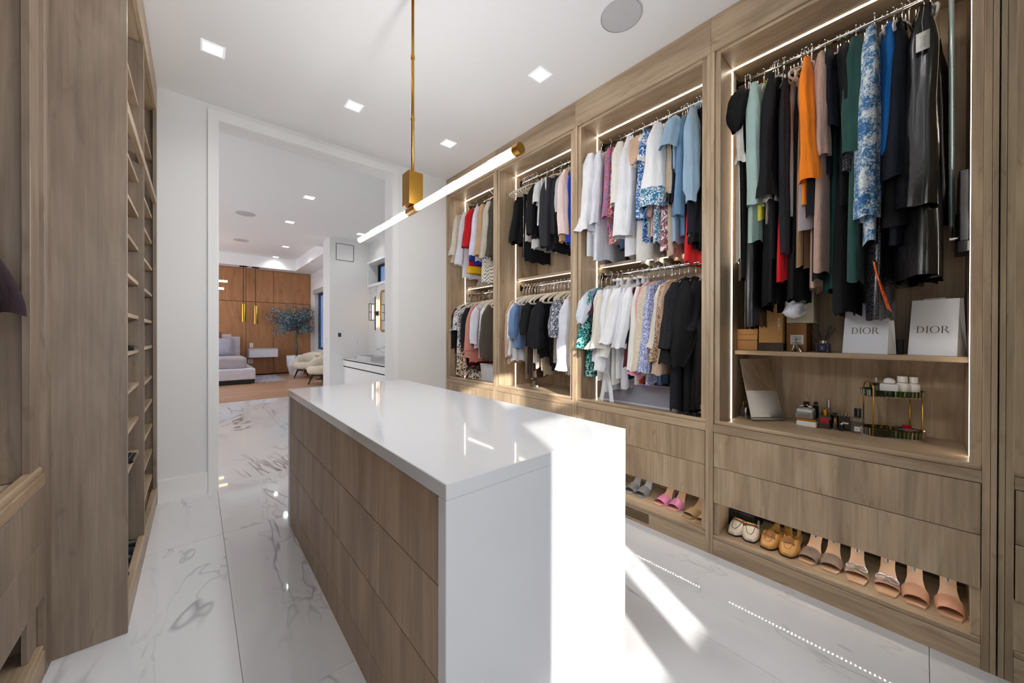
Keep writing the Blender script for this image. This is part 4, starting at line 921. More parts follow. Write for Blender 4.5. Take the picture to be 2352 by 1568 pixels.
B1L = [
 (1047, 800, 812, 'maroon_coat', 'coat', 'burgundy', 'B', 'maroon coat leftmost on the lower rail of the first bay', dict(r=.044, dx=-.04, short='leftmost maroon coat')),
 (1049, 800, 850, 'black_wool_coat', 'coat', 'black', 'B', 'black wool coat over the maroon coat', dict(r=.050, dx=-.03)),
 (1053, 760, 855, 'black_white_blouse', 'blouse', 'bwprint', 'B', 'black and white printed blouse', dict(r=.050, dx=-.04, cuff='ruffle')),
 (1058, 0, 860, 'dark_floral_dress', 'dress', 'darkfl', 'D', 'dark floral dress reaching down to the counter', dict(hem=.27, wd=.25, th=.05)),
 (1066, 800, 840, 'anthracite_jacket', 'jacket', 'charcoal', 'B', 'anthracite jacket left of the salmon jacket', dict(r=.044)),
 (1076, 828, 832, 'red_fringe_top', 'top', 'red', 'D', 'red top with fringe below the salmon jacket', dict(hem=.22, wd=.25, extra=tassels)),
 (1083, 822, 830, 'salmon_jacket', 'jacket', 'salmon', 'B', 'salmon pink jacket with a dark piped cuff', dict(r=.050, dx=-.05, extra=piping)),
 (1095, 790, 800, 'white_jersey', 'T-shirt', 'cool', 'T', 'white jersey top right of the salmon jacket', dict(r=.05, dx=-.04)),
 (1103, 0, 820, 'terracotta_skirt', 'skirt', 'salmon', 'S', 'terracotta skirt behind the white tops', dict(wd=.24)),
 (1109, 760, 790, 'white_ruffle_tee', 'T-shirt', 'white', 'T', 'white ruffle T-shirt with a frilled edge', dict(r=.05, cuff='ruffle')),
 (1117, 770, 780, 'black_slim_top', 'top', 'black', 'B', 'black top left of the dark olive jacket', dict(r=.036)),
 (1126, 822, 828, 'olive_jacket', 'jacket', 'olive', 'B', 'dark olive jacket at the right end of the lower rail', dict(r=.056, dx=-.05, collar=True)),
]
place(B1L, RZL, 2.40, .04, .03)
for k in range(9):
    hanger(RAILX-.07, 3.32-.040*k, RZL, 'cream velvet hanger in the bunch on the lower rail of the first bay', 'c', .15*math.sin(k*2.3), 'cream hangers on the lower rail of the first bay')
# clothes at the far left edge
garment('plum_skirt_coat', 'coat', 'dark plum coat hanging in the left unit, the farthest of its rail', 1.90, 2.0, F['aub'], 'D', .64, rail=-.76, hem=.34, wd=.30, th=.03, rz=0)
garment('dark_jeans', 'trousers', 'dark blue jeans hanging in the left unit in front of the plum coat', 1.80, 2.0, F['navy'], 'S', .71, rail=-.745, wd=.27, hem=.30, th=.03, rz=0)
garment('teal_black_shirt', 'shirt', 'faded teal and black shirt nearest the camera in the left unit', 1.70, 2.0, F['dkdenim'], 'D', .66, rail=-.75, wd=.26, hem=.28, th=.03, rz=0)

# ------------------------------------------------------------------ shoes on the low shelves
ZS = .1185
def shoe_matrix(x, y, rz): return lambda p: (x + .022 + p[0]*math.cos(rz) - p[1]*math.sin(rz), y + p[0]*math.sin(rz) + p[1]*math.cos(rz), ZS + p[2])
def xf(g, T): g.v = [T(v) for v in g.v]; return g
def insole_pt(u, heel):           # u 0 toe .. 1 heel ; returns x, z, half width
    x = .245*u; z = .006 + heel*sm(.36, .95, u)
    w = .042*math.sin(PI*min(1, (u+.10)/.50)*.5)**.38*(1-.42*sm(.38, .66, u)) + .0*u
    w = w*(1-.10*sm(.85, 1, u))
    return x, z, w
def mule(name, lab, x, y, rz, m_up, m_sole, heel=.11, strap=(.13, .40), extra=None, grp=None, heelblock=False, rise=.042, insolem=None):
    t = thing(name, lab, 'shoe', (x, y, ZS), grp); T = shoe_matrix(x, y, rz)
    g = G(); top = []; n = 22
    for k in range(n+1):
        a, z, w = insole_pt(k/n, heel); top.append((a, z, w))
    top[0] = (top[0][0]-.004, top[0][1], top[0][2])
    P = [[(a, -w, z-.006), (a, -w, z), (a, -w*.5, z+.0005), (a, w*.5, z+.0005), (a, w, z), (a, w, z-.006)] for a, z, w in top]
    g.grid(P); g.grid([[p[0], p[-1]] for p in P]); g.add(P[0], [tuple(range(6))]); g.add(P[-1], [tuple(range(6))])
    xf(g, T).build('insole', insolem or m_sole, t, smooth=False)
    g = G(); q = [(a-.0015, w+.001) for a, z, w in top[:11]]
    g.prism([(a, -w, 0) for a, w in q] + [(a, w, 0) for a, w in q[::-1]], (0, 0, .0035)); xf(g, T).build('sole', m_sole, t)
    g = G()
    if heelblock: g.prism([(.195, -.020, .0), (.222, -.020, 0), (.232, -.024, heel), (.185, -.024, heel)], (0, .042, 0))
    else: g.tube([(.222, 0, 0), (.219, 0, heel*.5), (.214, 0, heel-.001)], [.0045, .006, .017], 10)
    xf(g, T).build('heel', m_up if heelblock is None else m_sole, t)
    # upper band: arch across the forefoot, flaring open toward the toe
    P = []; u0, u1 = strap
    for i in range(7):
        u = u0+(u1-u0)*i/6; a, z, w = insole_pt(u, heel); row = []
        h = 1.02*rise*(.72+.28*i/6); bow_ = .012*(1-i/6)
        for k in range(13):
            th = PI*k/12; row.append((a + bow_*(1-math.sin(th))*0 - .010*math.sin(th)*(1-i/6) + .008*math.sin(th)*(i/6), -(w+.003)*math.cos(th)**1 if True else 0, z-.004+h*math.sin(th)**.8))
        P.append(row)
    g = G().grid(P); Q = [[(p[0], p[1]*.955, p[2]-.0018) for p in r] for r in P]; g.grid([r[::-1] for r in Q]); g.grid([P[0], Q[0]]); g.grid([P[-1], Q[-1]])
    up = xf(g, T).build('upper', m_up, t, smooth=True)
    g = G(); a, z, w = insole_pt(.72, heel); g.prism([(a-.022, -.009, z+.0022), (a+.024, -.009, z+.010), (a+.024, .009, z+.010), (a-.022, .009, z+.0022)], (0, 0, .0006))
    lb = xf(g, T).build('size_label', plain('insole_label', 'DAD8D2', .6), t)
    g = G()
    for k in range(7): g.box(a-.018+.0052*k, a-.0155+.0052*k, -.0035+.001*(k % 2), .0035, z+.0036+.00095*k, z+.0046+.00095*k)
    xf(g, T).build('lettering', black, lb)
    if extra: extra(t, T, insole_pt, heel, up, P)
    return t
def croc(name, c, r=.25):
    m, nt, b = nodes(name); b.inputs['Base Color'].default_value = rgb(c); b.inputs['Roughness'].default_value = r; b.inputs['Coat Weight'].default_value = .5
    v = N(nt, 'ShaderNodeTexVoronoi', Scale=150.0); tc = N(nt, 'ShaderNodeTexCoord'); L(nt, tc.outputs['Object'], v.inputs['Vector']); bump(nt, b, v.outputs['Distance'], .5, .002); return m
patent_pink = plain('patent_pink', 'EE96C0', .12, coat=1); tanlea = plain('nude_leather', 'D6AC8A', .35); peach = croc('croc_peach', 'D9A588'); brownlea = plain('brown_suede', 'B0906A', .7)
silverlea = plain('crinkled_silver', 'D4D4D6', .25, .55)
m_, nt_, b_ = nodes('glitter_mesh'); v_ = N(nt_, 'ShaderNodeTexVoronoi', Scale=330.0); tc_ = N(nt_, 'ShaderNodeTexCoord'); L(nt_, tc_.outputs['Object'], v_.inputs['Vector'])
L(nt_, ramp(nt_, v_.outputs['Distance'], [(.22, rgb('F4F2EE')), (.38, rgb('B59A88'))]), b_.inputs['Base Color']); b_.inputs['Metallic'].default_value = .4; b_.inputs['Roughness'].default_value = .25; glitter = m_
def studs(t, T, ip, heel, up, P):
    g = G()
    for i in (0, 1, 2, 3, 4, 5, 6):
        for k in range(1, 12):
            if (i+k) % 2 == 0:
                p = P[i][k]; g.lathe([(.0001, .0022), (.0018, 0)], (p[0], p[1], p[2]+.0004), 5, cap=False)
    xf(g, T).build('crystals', plain('crystal', 'F4F6FA', .05, 1), up)
def cbow(t, T, ip, heel, up, P):
    a, z, w = ip(.28, heel); g = G(); zc = z+.046
    for s in (-1, 1):
        for r_, dz in ((.0135, .0), (.0085, -.002)):
            pts = [(a+.006*math.sin(q)-.004, s*(.019+.019*math.cos(q)), zc+dz-.010*(1-math.cos(q-PI))*.45*1.0+r_*.75*math.sin(q)) for q in [2*PI*k/16 for k in range(16)]]
            g.tube(pts, .0021, 6, closed=True)
        g.tube([(a, 0, zc), (a-.008, s*.014, zc-.014), (a-.010, s*.028, zc-.026)], .0021, 6)
    g.lathe([(.001, -.006), (.006, -.004), (.006, .004), (.001, .006)], (a-.003, 0, zc), 10)
    xf(g, T).build('crystal_bow', glit2, up)
glit2 = croc('crystal_rope', 'D4DAE2', .15); glit2.node_tree.nodes['Principled BSDF'].inputs['Metallic'].default_value = .6
A_ = .04
mule('sandal', 'silver crinkled sandal half hidden by the island', 2.40, 1.452, A_, silverlea, silverlea, rise=.048, insolem=silverlea)
mule('sandal', 'silver crinkled sandal left of the pink mules', 2.40, 1.366, .0, silverlea, silverlea, rise=.048, insolem=silverlea)
mule('mule', 'pink patent mule on the left of its pair', 2.385, 1.215, -.10, patent_pink, patent_pink, rise=.045, insolem=tanlea)
mule('mule', 'pink patent mule on the right of its pair', 2.385, 1.118, -.02, patent_pink, patent_pink, rise=.045, insolem=tanlea)
mule('mule', 'brown suede mule left of the other brown one', 2.36, 1.008, -.20, brownlea, brownlea, heelblock=True, rise=.036)
mule('mule', 'brown suede mule against the unit divider', 2.345, .917, -.10, brownlea, brownlea, heelblock=True, rise=.036)
mule('mule', 'left nude mule with a crystal studded band', 2.355, .400, -.10, glitter, tanlea, extra=studs)
mule('mule', 'right nude mule with a crystal studded band', 2.358, .306, .02, glitter, tanlea, extra=studs)
clr = plain('nude_band', 'C9A58C', .3)
mule('mule', 'left nude mule with a crystal rope bow', 2.345, .208, .06, clr, tanlea, strap=(.24, .34), rise=.038, extra=cbow)
mule('mule', 'right nude mule with a crystal rope bow', 2.340, .107, .02, clr, tanlea, strap=(.24, .34), rise=.038, extra=cbow)
mule('mule', 'left peach crocodile embossed mule', 2.340, .018, .03, peach, tanlea, rise=.046)
mule('mule', 'right peach crocodile embossed mule, last before the mirror', 2.345, -.080, .02, peach, tanlea, rise=.046)
def loafer(lab, x, y, rz, m_, soft=0, kind='bit'):
    x -= .012; t = thing('loafer', lab, 'shoe', (x, y, ZS)); T = shoe_matrix(x, y, rz); P = []; n = 20
    for i in range(n+1):
        u = i/n; a = .25*u; w = (.047*math.sin(PI*min(1, (u+.07)/.50)*.5)**.55)*(1-.22*sm(.42, .62, u)+.06*sm(.7, .85, u))
        if u > .93: w *= math.sqrt(max(.02, 1-((u-.93)/.075)**2))
        h = .030+.042*sm(.02, .34, u) if u < .42 else .072-.014*sm(.42, .6, u)+.012*sm(.75, 1, u)
        if i == 0: w, h = .018, .022
        row = []
        op = u > .42
        for k in range(13):
            th = PI*k/12; c, s = math.cos(th), math.sin(th)
            yy = -w*math.copysign(abs(c)**.6, c); zz = .008+(h-.008)*abs(s)**.75
            if op and 4 <= k <= 8:   # opening: fold the top inwards and down
                zz = {4: h-.004, 5: .022, 6: .014, 7: .022, 8: h-.004}[k]; yy = -w*{4: .80, 5: .74, 6: 0, 7: -.74, 8: -.80}[k]
            row.append((a, yy, zz))
        P.append(row)
    g = G().grid(P); g.add(P[0], [tuple(range(13))]); g.add(P[-1], [tuple(range(13))])
    xf(g, T).build('upper', m_, t, smooth=True)
    g = G(); o = [(r[0][0], -r[0][1]+.002, 0) for r in P]; g.prism([(a, w, 0) for a, w, _ in o] + [(a, -w, 0) for a, w, _ in o[::-1]], (0, 0, .009)); xf(g, T).build('sole', plain('sole_dark', '2A1E16', .5) if kind != 'bit' else black, t)
    def top(u, yy):
        h = .030+.042*sm(.02, .34, u); w = .047*math.sin(PI*min(1, (u+.07)/.50)*.5)**.55
        q = min(1, abs(yy)/w); s = math.sqrt(max(0, 1-q**3.3)); return .008+(h-.008)*s**.75
    g = G(); pts = []
    for k in range(15):
        q = -1+2*k/14; u = .10+.26*abs(q)**2.4; yy = .026*math.copysign(abs(q)**.8, q); pts.append((.25*u, yy, top(u, yy)+.0006))
    g.tube(pts, .0016, 6); xf(g, T).build('apron_seam', plain('seam_green', '3F4A38', .5) if kind == 'bit' else plain('seam_tan', 'A5713A', .5), t)
    if kind == 'bit':
        g = G(); P2 = []
        for k in range(15):
            yy = -.037+.074*k/14; P2.append([(.25*.31-.010, yy, top(.30, yy)+.0035), (.25*.31+.010, yy, top(.33, yy)+.0035)])
        g.grid(P2); xf(g, T).build('web_band', plain('web_band', '7A2A20', .6), t)
        g = G()
        for k in range(7):
            yy = -.021+.007*k; g.tube([(.0735+.003*math.cos(q), yy+.0045*math.sin(q), top(.31, yy)+.0065) for q in [2*PI*j/8 for j in range(8)]], .0009, 5, closed=True)
        xf(g, T).build('gold_chain', gold, t)
    else:
        g = G()
        for s in (-1, 1): g.tube([(.092+.008*math.cos(q), s*.024+.007*math.sin(q), top(.36, .024)+.004+.003*math.cos(q)) for q in [2*PI*j/12 for j in range(12)]], .0015, 6, closed=True)
        g.tube([(.094, -.024, top(.36, .02)+.004), (.094, 0, top(.36, 0)+.005), (.094, .024, top(.36, .02)+.004)], .002, 6); xf(g, T).build('gold_bit', gold, t)
        g = G(); rnd = random.Random(int(y*1000))
        for k in range(13):
            q = -1+2*k/12; yy = .022*q; L0 = .034+.006*rnd.random()
            g.tube([(.090, yy*.25, top(.34, 0)+.006), (.075, yy*.8, top(.28, yy)+.006), (.090-L0-.006*(1-abs(q)), yy*1.25, top(.19, min(.03, abs(yy*1.2)))+.004)], .0030, 5)
        xf(g, T).build('tassel', plain('tassel_leather', '8E5E2C', .5), t)
creaml = croc('cream_leather', 'E6D8C4', .45); tanl = plain('tan_leather', 'CC9854', .35)
loafer('left cream loafer with a red and green band and gold chain', 2.365, .742, -.16, creaml)
loafer('right cream loafer with a red and green band and gold chain', 2.360, .650, .20, creaml)
loafer('left tan tassel loafer with gold rings', 2.352, .572, -.10, tanl, kind='tassel')
loafer('right tan tassel loafer with gold rings', 2.350, .478, .04, tanl, kind='tassel')
box('storage_tray', black, (2.50, 2.68), (.66, .80), (ZS, ZS+.10), None, .003, (2.6, .73, ZS))
o = bpy.data.objects['storage_tray']; tag(o, 'black box deep in the niche behind the cream loafers', 'box')

# ------------------------------------------------------------------ things on the open shelf (z = 1.203)
ZF = 1.2035
def paperbox(name, lab, mat, y0, y1, z0, z1, x0, x1, lidh=.03, flap=None, sticker=None, cat='box'):
    t = thing(name, lab, cat, ((x0+x1)/2, (y0+y1)/2, z0))
    box('base', mat, (x0, x1), (y0, y1), (z0, z1-(lidh or 0)-.0005), t, .0015)
    if lidh: box('lid', mat, (x0-.003, x1+.003), (y0-.003, y1+.003), (z1-lidh, z1), t, .0015)
    if flap: flap(t)
    if sticker:
        ya, yb, za, zb = sticker; s = box('sticker', plain('sticker', 'DAD8D4', .6), (x0-.0009, x0-.0003), (ya, yb), (za, zb), t, 0)
        g = G(); H = zb-za
        for k in range(3): g.box(x0-.0013, x0-.0010, ya+(yb-ya)*.12, yb-(yb-ya)*(.12+.2*(k % 2)), zb-H*(.22+.14*k), zb-H*(.18+.14*k))
        for k in range(18): g.box(x0-.0013, x0-.0010, ya+(yb-ya)*(.12+.043*k), ya+(yb-ya)*(.12+.043*k+.012+.012*(k % 2)), za+H*.08, za+H*.22)
        g.box(x0-.0013, x0-.0010, ya+(yb-ya)*.48, ya+(yb-ya)*.58, za+H*.42, za+H*.52)
        g.build('printing', plain('ink', '4A4A4A', .7), s)
    return t
kraft = plain('kraft_card', 'C99A5E', .75); kraft2 = plain('kraft_card_orange', 'C2925A', .7); kdark = plain('kraft_dark', '8C6238', .8); creamc = plain('cream_card', 'CFC6AE', .7)
paperbox('shoe_box', 'lower kraft shoe box at the left end of the shelf', kraft2, .690, .812, ZF, ZF+.066, 2.655, 2.86, .0)
paperbox('shoe_box', 'kraft shoe box with lid resting on the lower shoe box at the left end', kraft2, .688, .814, ZF+.067, ZF+.135, 2.652, 2.86, .034)
def tallflaps(t):
    g = G(); g.prism([(2.655, .684, ZF+.240), (2.655, .700, ZF+.240), (2.655, .700, ZF+.285), (2.655, .690, ZF+.262), (2.655, .684, ZF+.285)], (.002, 0, 0))
    g.prism([(2.655, .600, ZF+.232), (2.655, .684, ZF+.232), (2.655, .684, ZF+.275)], (.002, 0, 0))
    g.prism([(2.657, .588, ZF+.232), (2.657, .606, ZF+.232), (2.657, .606, ZF+.305), (2.657, .600, ZF+.285), (2.657, .594, ZF+.285), (2.657, .588, ZF+.305)], (.002, 0, 0))
    g.build('flap', kraft, t)
paperbox('cardboard_box', 'tall open kraft box with raised flaps standing on the clear box', kraft, .560, .681, ZF+.050, ZF+.232, 2.655, 2.80, 0, tallflaps, (.573, .583, ZF+.13, ZF+.20))
t = thing('acrylic_box', 'clear smoky acrylic box under the tall kraft box', 'box', (2.73, .62, ZF))
acr = plain('acrylic_smoke', 'B8A89A', .05, trans=.85)
g = G(); ya, yb, xa, xb = .556, .684, 2.652, 2.80
g.box(xa, xa+.003, ya, yb, ZF+.003, ZF+.045).box(xb-.003, xb, ya, yb, ZF+.003, ZF+.045).box(xa+.003, xb-.003, ya, ya+.003, ZF+.003, ZF+.045).box(xa+.003, xb-.003, yb-.003, yb, ZF+.003, ZF+.045).box(xa, xb, ya, yb, ZF, ZF+.003)
g.build('tray', acr, t); box('lid', acr, (xa-.002, xb+.002), (ya-.002, yb+.002), (ZF+.0455, ZF+.0495), t, 0)
paperbox('brown_carton', 'brown carton with a printed shipping label under the cream box', kdark, .452, .548, ZF, ZF+.168, 2.690, 2.86, 0, None, (.466, .528, ZF+.042, ZF+.098))
paperbox('cream_box', 'cream gift box resting on the brown carton behind the clothes', creamc, .420, .548, ZF+.169, ZF+.395, 2.692, 2.86, .0)
t = thing('plastic_bundle', 'crumpled clear plastic and white tissue bundle hanging below the nude top', 'bundle', (2.50, .44, ZF+.31))
rnd = random.Random(5); g = G(); P = []
for i in range(9):
    a = PI*i/8; P.append([(2.52+.045*math.sin(a)*math.cos(q)*(1+.25*math.sin(3*q+i)), .478+.050*math.sin(a)*math.sin(q)*(1+.3*math.cos(2*q+i*1.7)), ZF+.245+.055*math.cos(a)) for q in [2*PI*k/14 for k in range(14)]])
g.grid(P, closed_u=True); g.build('tissue', F['cool'], t, smooth=True)
g = G(); P = [[(2.505-.01*math.sin(3*u+w), .50-.07*u-.02*w, ZF+.27-.04*u+.04*w+.012*math.sin(7*u+4*w)) for w in (-.5, 0, .5, 1)] for u in [k/7 for k in range(8)]]
g.grid(P); g.build('plastic_sheet', plain('clear_film', 'FFFFFF', .08, trans=.9), t, smooth=True)
# reed diffuser
t = thing('reed_diffuser', 'navy glass reed diffuser with a silver collar and black reeds', 'diffuser', (2.70, .385, ZF)); cx, cy = 2.69, .378
navyg = plain('navy_glass', '0C0F26', .08, coat=1)
box('bottle', navyg, (cx-.028, cx+.028), (cy-.036, cy+.036), (ZF, ZF+.052), t, .005)
for s in (-.024, .024):
    g = G()
    for k in range(5): g.lathe([(.0001, -.0015), (.0024, 0)], (cx-.0285, cy+s, ZF+.007+.009*k), 8, 'X', cap=False)
    g.build('bead_trim', chrome, t)
g = G(); g.box(cx-.0292, cx-.0284, cy-.014, cy+.014, ZF+.010, ZF+.042); lb = g.build('label', plain('diff_label', '14183A', .5), t)
g = G(); g.box(cx-.0298, cx-.0293, cy-.010, cy+.010, ZF+.034, ZF+.0352).box(cx-.0298, cx-.0293, cy-.008, cy+.008, ZF+.016, ZF+.0170); g.lathe([(.0001, -.0003), (.004, 0)], (cx-.0295, cy, ZF+.025), 12, 'X', cap=False); g.build('printing', plain('diff_ink', '9AA0C8', .5), lb)
G().lathe([(.013, .052), (.0165, .053), (.0165, .066), (.013, .068), (.006, .068)], (cx, cy, ZF), 20).build('collar', chrome, t, smooth=False)
for i, (dx, dy, h) in enumerate(((-.01, .050, .150), (.01, .036, .148), (-.02, .030, .155), (.0, .022, .160), (-.012, -.040, .150), (.01, -.034, .158), (-.004, -.026, .150), (.02, -.050, .140), (.03, .080, .125))):
    G().tube([(cx, cy, ZF+.03), (cx+dx, cy+dy, ZF+h)], .0016, 6).build('reed', black, t)
# small crystal tower
t = thing('tower_figurine', 'small clear crystal tower figurine in front of the brown carton', 'figurine', (2.665, .50, ZF)); cx, cy = 2.655, .497
cr = plain('crystal_clear', 'E9E4DC', .03, trans=.9, ior=1.6); g = G()
for sx in (-1, 1):
    for sy in (-1, 1): g.tube([(cx+sx*.020, cy+sy*.020, ZF), (cx+sx*.011, cy+sy*.011, ZF+.022), (cx+sx*.005, cy+sy*.005, ZF+.048)], [.005, .004, .003], 6)
g.build('legs', cr, t); g = G(); g.box(cx-.015, cx+.015, cy-.015, cy+.015, ZF+.018, ZF+.022).box(cx-.009, cx+.009, cy-.009, cy+.009, ZF+.034, ZF+.037); g.build('decks', cr, t)
G().tube([(cx, cy, ZF+.045), (cx, cy, ZF+.075), (cx, cy, ZF+.088)], [.0055, .002, .0006], 8).build('spire', cr, t)

# serif capitals as flat meshes (2D polygons in a unit-height box)
def glyph(ch):
    st, sf, th_ = .13, .035, .24
    def rc(a, b, c, d): return [[(a, c), (b, c), (b, d), (a, d)]]
    def ring(cx, cy, rx, ry, tx, ty, a0, a1, n=18):
        out = []
        for k in range(n):
            p, q = a0+(a1-a0)*k/n, a0+(a1-a0)*(k+1)/n
            out.append([(cx+rx*math.cos(p), cy+ry*math.sin(p)), (cx+rx*math.cos(q), cy+ry*math.sin(q)), (cx+(rx-tx)*math.cos(q), cy+(ry-ty)*math.sin(q)), (cx+(rx-tx)*math.cos(p), cy+(ry-ty)*math.sin(p))])
        return out
    if ch == 'I': return rc(.1, .1+st, 0, 1)+rc(.02, .31, 0, sf)+rc(.02, .31, 1-sf, 1), .36
    if ch == 'D': return rc(.1, .1+st, 0, 1)+rc(.0, .32, 0, sf)+rc(.0, .32, 1-sf, 1)+ring(.30, .5, .53, .5, .14, .045, -PI/2, PI/2), .90
    if ch == 'O': return ring(.5, .5, .49, .52, .14, .045, 0, 2*PI, 30), 1.02
    if ch == 'R': return rc(.1, .1+st, 0, 1)+rc(.0, .33, 0, sf)+rc(0, .3, 1-sf, 1)+rc(.2, .36, .47, .51)+ring(.36, .745, .30, .255, .13, .04, -PI/2, PI/2)+[[(.36, .49), (.50, .49), (.86, 0), (.70, 0)]]+rc(.68, .94, 0, sf), .94
def word(txt, O_, ex, ez, h, nrm):
    """letters in the plane spanned by ex (reading direction) and ez, thin raised faces"""
    g = G(); O_, ex, ez, nrm = Vector(O_), Vector(ex).normalized(), Vector(ez).normalized(), Vector(nrm).normalized(); c = 0; tot = sum(glyph(k)[1] for k in txt)+.06*(len(txt)-1)
    for ch in txt:
        pol, adv = glyph(ch)
        for p in pol: g.prism([O_+ex*((c+a-tot/2)*h)+ez*(b*h) for a, b in p], nrm*.0003)
        c += adv+.06
    return g
bagm = plain('white_bag_paper', 'DCDFE6', .5); ink = plain('gold_grey_ink', '6A5E50', .5)
def paper_bag(lab, cx, cy, rz, W, D, H):
    t = thing('paper_bag', lab, 'bag', (cx, cy, ZF)); c, s = math.cos(rz), math.sin(rz)
    # local: front face looks along -X', width along Y'
    T = lambda p: (cx+p[0]*c-p[1]*s, cy+p[0]*s+p[1]*c, ZF+p[2]); g = G(); w, d = W/2, D/2; tw = w*.97; td = d*.35
    fr = [(-d, w, 0), (-d, -w, 0), (-td, -tw, H), (-td, tw, H)]; bk = [(d, w, 0), (d, -w, 0), (td, -tw, H), (td, tw, H)]
    g.add(fr, [(0, 1, 2, 3)]); g.add(bk, [(0, 1, 2, 3)])
    for sy in (-1, 1):
        k = sy*w; kt = sy*tw
        g.add([(-d, k, 0), (d, k, 0), (0, k, D*.5), (-td, kt, H), (td, kt, H), (0, kt-sy*.018, H)], [(0, 1, 2), (0, 2, 5, 3), (1, 4, 5, 2)])
    g.add([(-d, w, 0), (-d, -w, 0), (d, -w, 0), (d, w, 0)], [(0, 1, 2, 3)]); g.box(-td-.001, -td+.004, -tw, tw, H-.030, H-.0295)
    b = xf(g, T).build('bag_body', bagm, t, rec=False)
    sl = (d-td)/H; n_ = Vector((-1, 0, sl)); n_ = Vector((n_.x*c, n_.x*s, n_.z)); zc = H*.40
    O_ = T((-(d-sl*zc)-.0006, 0, zc)); word('DIOR', O_, (s, -c, 0), (sl*c, sl*s, 1), .034, n_).build('lettering', ink, t)
    g = G(); g.tube([T((-td, .04, H-.01)), T((-td-.004, .035, H+.004)), T((-td-.004, -.035, H+.004)), T((-td, -.04, H-.01))], .0016, 6); g.build('handle', bagm, t)
paper_bag('white designer paper bag left of the other, half covered by the sequin dress', 2.71, .195, -.30, .185, .095, .262)
paper_bag('white designer paper bag at the right end of the shelf', 2.72, -.042, -.36, .165, .10, .272)
box('black_box', black, (2.74, 2.84), (.070, .092), (ZF, ZF+.075), None, .002, (2.79, .08, ZF)); tag(bpy.data.objects['black_box'], 'narrow black box standing between the two white paper bags', 'box')

# ------------------------------------------------------------------ counter: mirror, perfumes, organiser (z = .770)
ZC = .7705
al = plain('aluminium', 'B9BCC0', .28, 1)
P1 = Vector((2.585, .700, ZC)); P2 = Vector((2.735, .570, ZC)); e = (P2-P1).normalized(); nb = Vector((-e.y, e.x, 0)); nb = nb if nb.y > 0 else -nb
t = thing('tabletop_mirror', 'frameless tabletop mirror bent from aluminium, leaning in the left corner of the counter', 'mirror', tuple((P1+P2)/2))
def solve_h(px, py, Pb, nrm):
    d = ray(px, py); 
    # plane through Pb spanned by nb and z
    k = (Pb-CAMP).dot(nrm)/d.dot(nrm); return CAMP+d*k
Q1 = solve_h(1697, 818, P1, e); H_ = min(Q1.z-ZC, .375); back = (Q1-P1).dot(nb)
up_ = nb*back*(H_/(Q1.z-ZC)) + Vector((0, 0, H_)); tk = up_.cross(e).normalized()*.005
g = G().prism([P1+e*.0+Vector((0, 0, .012)), P2+Vector((0, 0, .012)), P2+up_, P1+up_], tk); g.build('panel', al, t)
nrm_ = -tk.normalized() if (-tk).dot(CAMP-P1) > 0 else tk.normalized(); off = nrm_*.0012+(tk if nrm_.dot(tk) > 0 else Vector((0, 0, 0)))
a0 = .055; g = G().prism([P1+e*.003+up_*a0+off, P2-e*.003+up_*a0+off, P2-e*.003+up_*.995+off, P1+e*.003+up_*.995+off], nrm_*.0008); g.build('mirror_glass', mirror2, t)
g = G().tube([P1+Vector((0, 0, .011)), P2+Vector((0, 0, .011))], .0105, 14); g.build('rolled_edge', al, t, smooth=False)
g = G().prism([P1, P2, P2+nb*.15, P1+nb*.10], (0, 0, .004)); g.build('base_plate', al, t)

def cbox(g, c, hx, hy, z0, z1): return g.box(c[0]-hx, c[0]+hx, c[1]-hy, c[1]+hy, z0, z1)
def bottle(lab, x, y, w, h, shape, glassm, capm, ch, cw, liquid=None, label=None, z=ZC, d=None, name='perfume_bottle', bevel=.004, dome=False):
    t = thing(name, lab, 'perfume' if name == 'perfume_bottle' else 'bottle', (x, y, z)); d = d or w*.8
    if shape == 'sq': G().box(x-d/2, x+d/2, y-w/2, y+w/2, z, z+h).build('bottle', glassm, t, bevel=bevel)
    else: G().lathe([(w*.46, 0), (w/2, .003), (w/2, h-.006), (w*.42, h), (w*.2, h+.001)], (x, y, z), 20).build('bottle', glassm, t, smooth=False)
    if liquid:
        G().box(x-d/2+.004, x+d/2-.004, y-w/2+.004, y+w/2-.004, z+.006, z+h*.72).build('perfume', liquid, t)
    G().lathe([(cw*.28, h), (cw*.28, h+.004), (cw*.3, h+.005)], (x, y, z), 14, cap=False).build('neck', gold if capm is gold else chrome, t)
    if dome: G().lathe([(cw/2, h+.003), (cw/2, h+ch*.45), (cw*.42, h+ch*.75), (cw*.22, h+ch*.95), (.0005, h+ch)], (x, y, z), 20).build('cap', capm, t, smooth=True)
    else: G().lathe([(cw/2-.001, h+.003), (cw/2, h+.0045), (cw/2, h+ch-.001), (cw/2-.001, h+ch)], (x, y, z), 18).build('cap', capm, t)
    if label:
        lm, f0, f1, wf = label; s = G().box(x-d/2-.0012, x-d/2-.0004, y-w*wf/2, y+w*wf/2, z+h*f0, z+h*f1).build('label', lm, t)
        G().box(x-d/2-.0018, x-d/2-.0013, y-w*wf*.3, y+w*wf*.3, z+h*(f0+(f1-f0)*.48), z+h*(f0+(f1-f0)*.54)).build('printing', ink, s)
    return t
pg = plain('perfume_glass', 'F2F2F0', .02, trans=.95); blg = plain('black_glass', '0B0B10', .08, coat=1); amber = plain('amber_liquid', '7A4A20', .1, trans=.5); pale = plain('pale_liquid', 'D9CFA8', .1, trans=.6)
silverc = plain('silver_cap', 'CFCFD2', .15, 1); redl = plain('red_label', 'B0202A', .5); whl = plain('white_label', 'E8E6E0', .6); dkg = plain('smoke_glass', '6A6A60', .05, trans=.8)
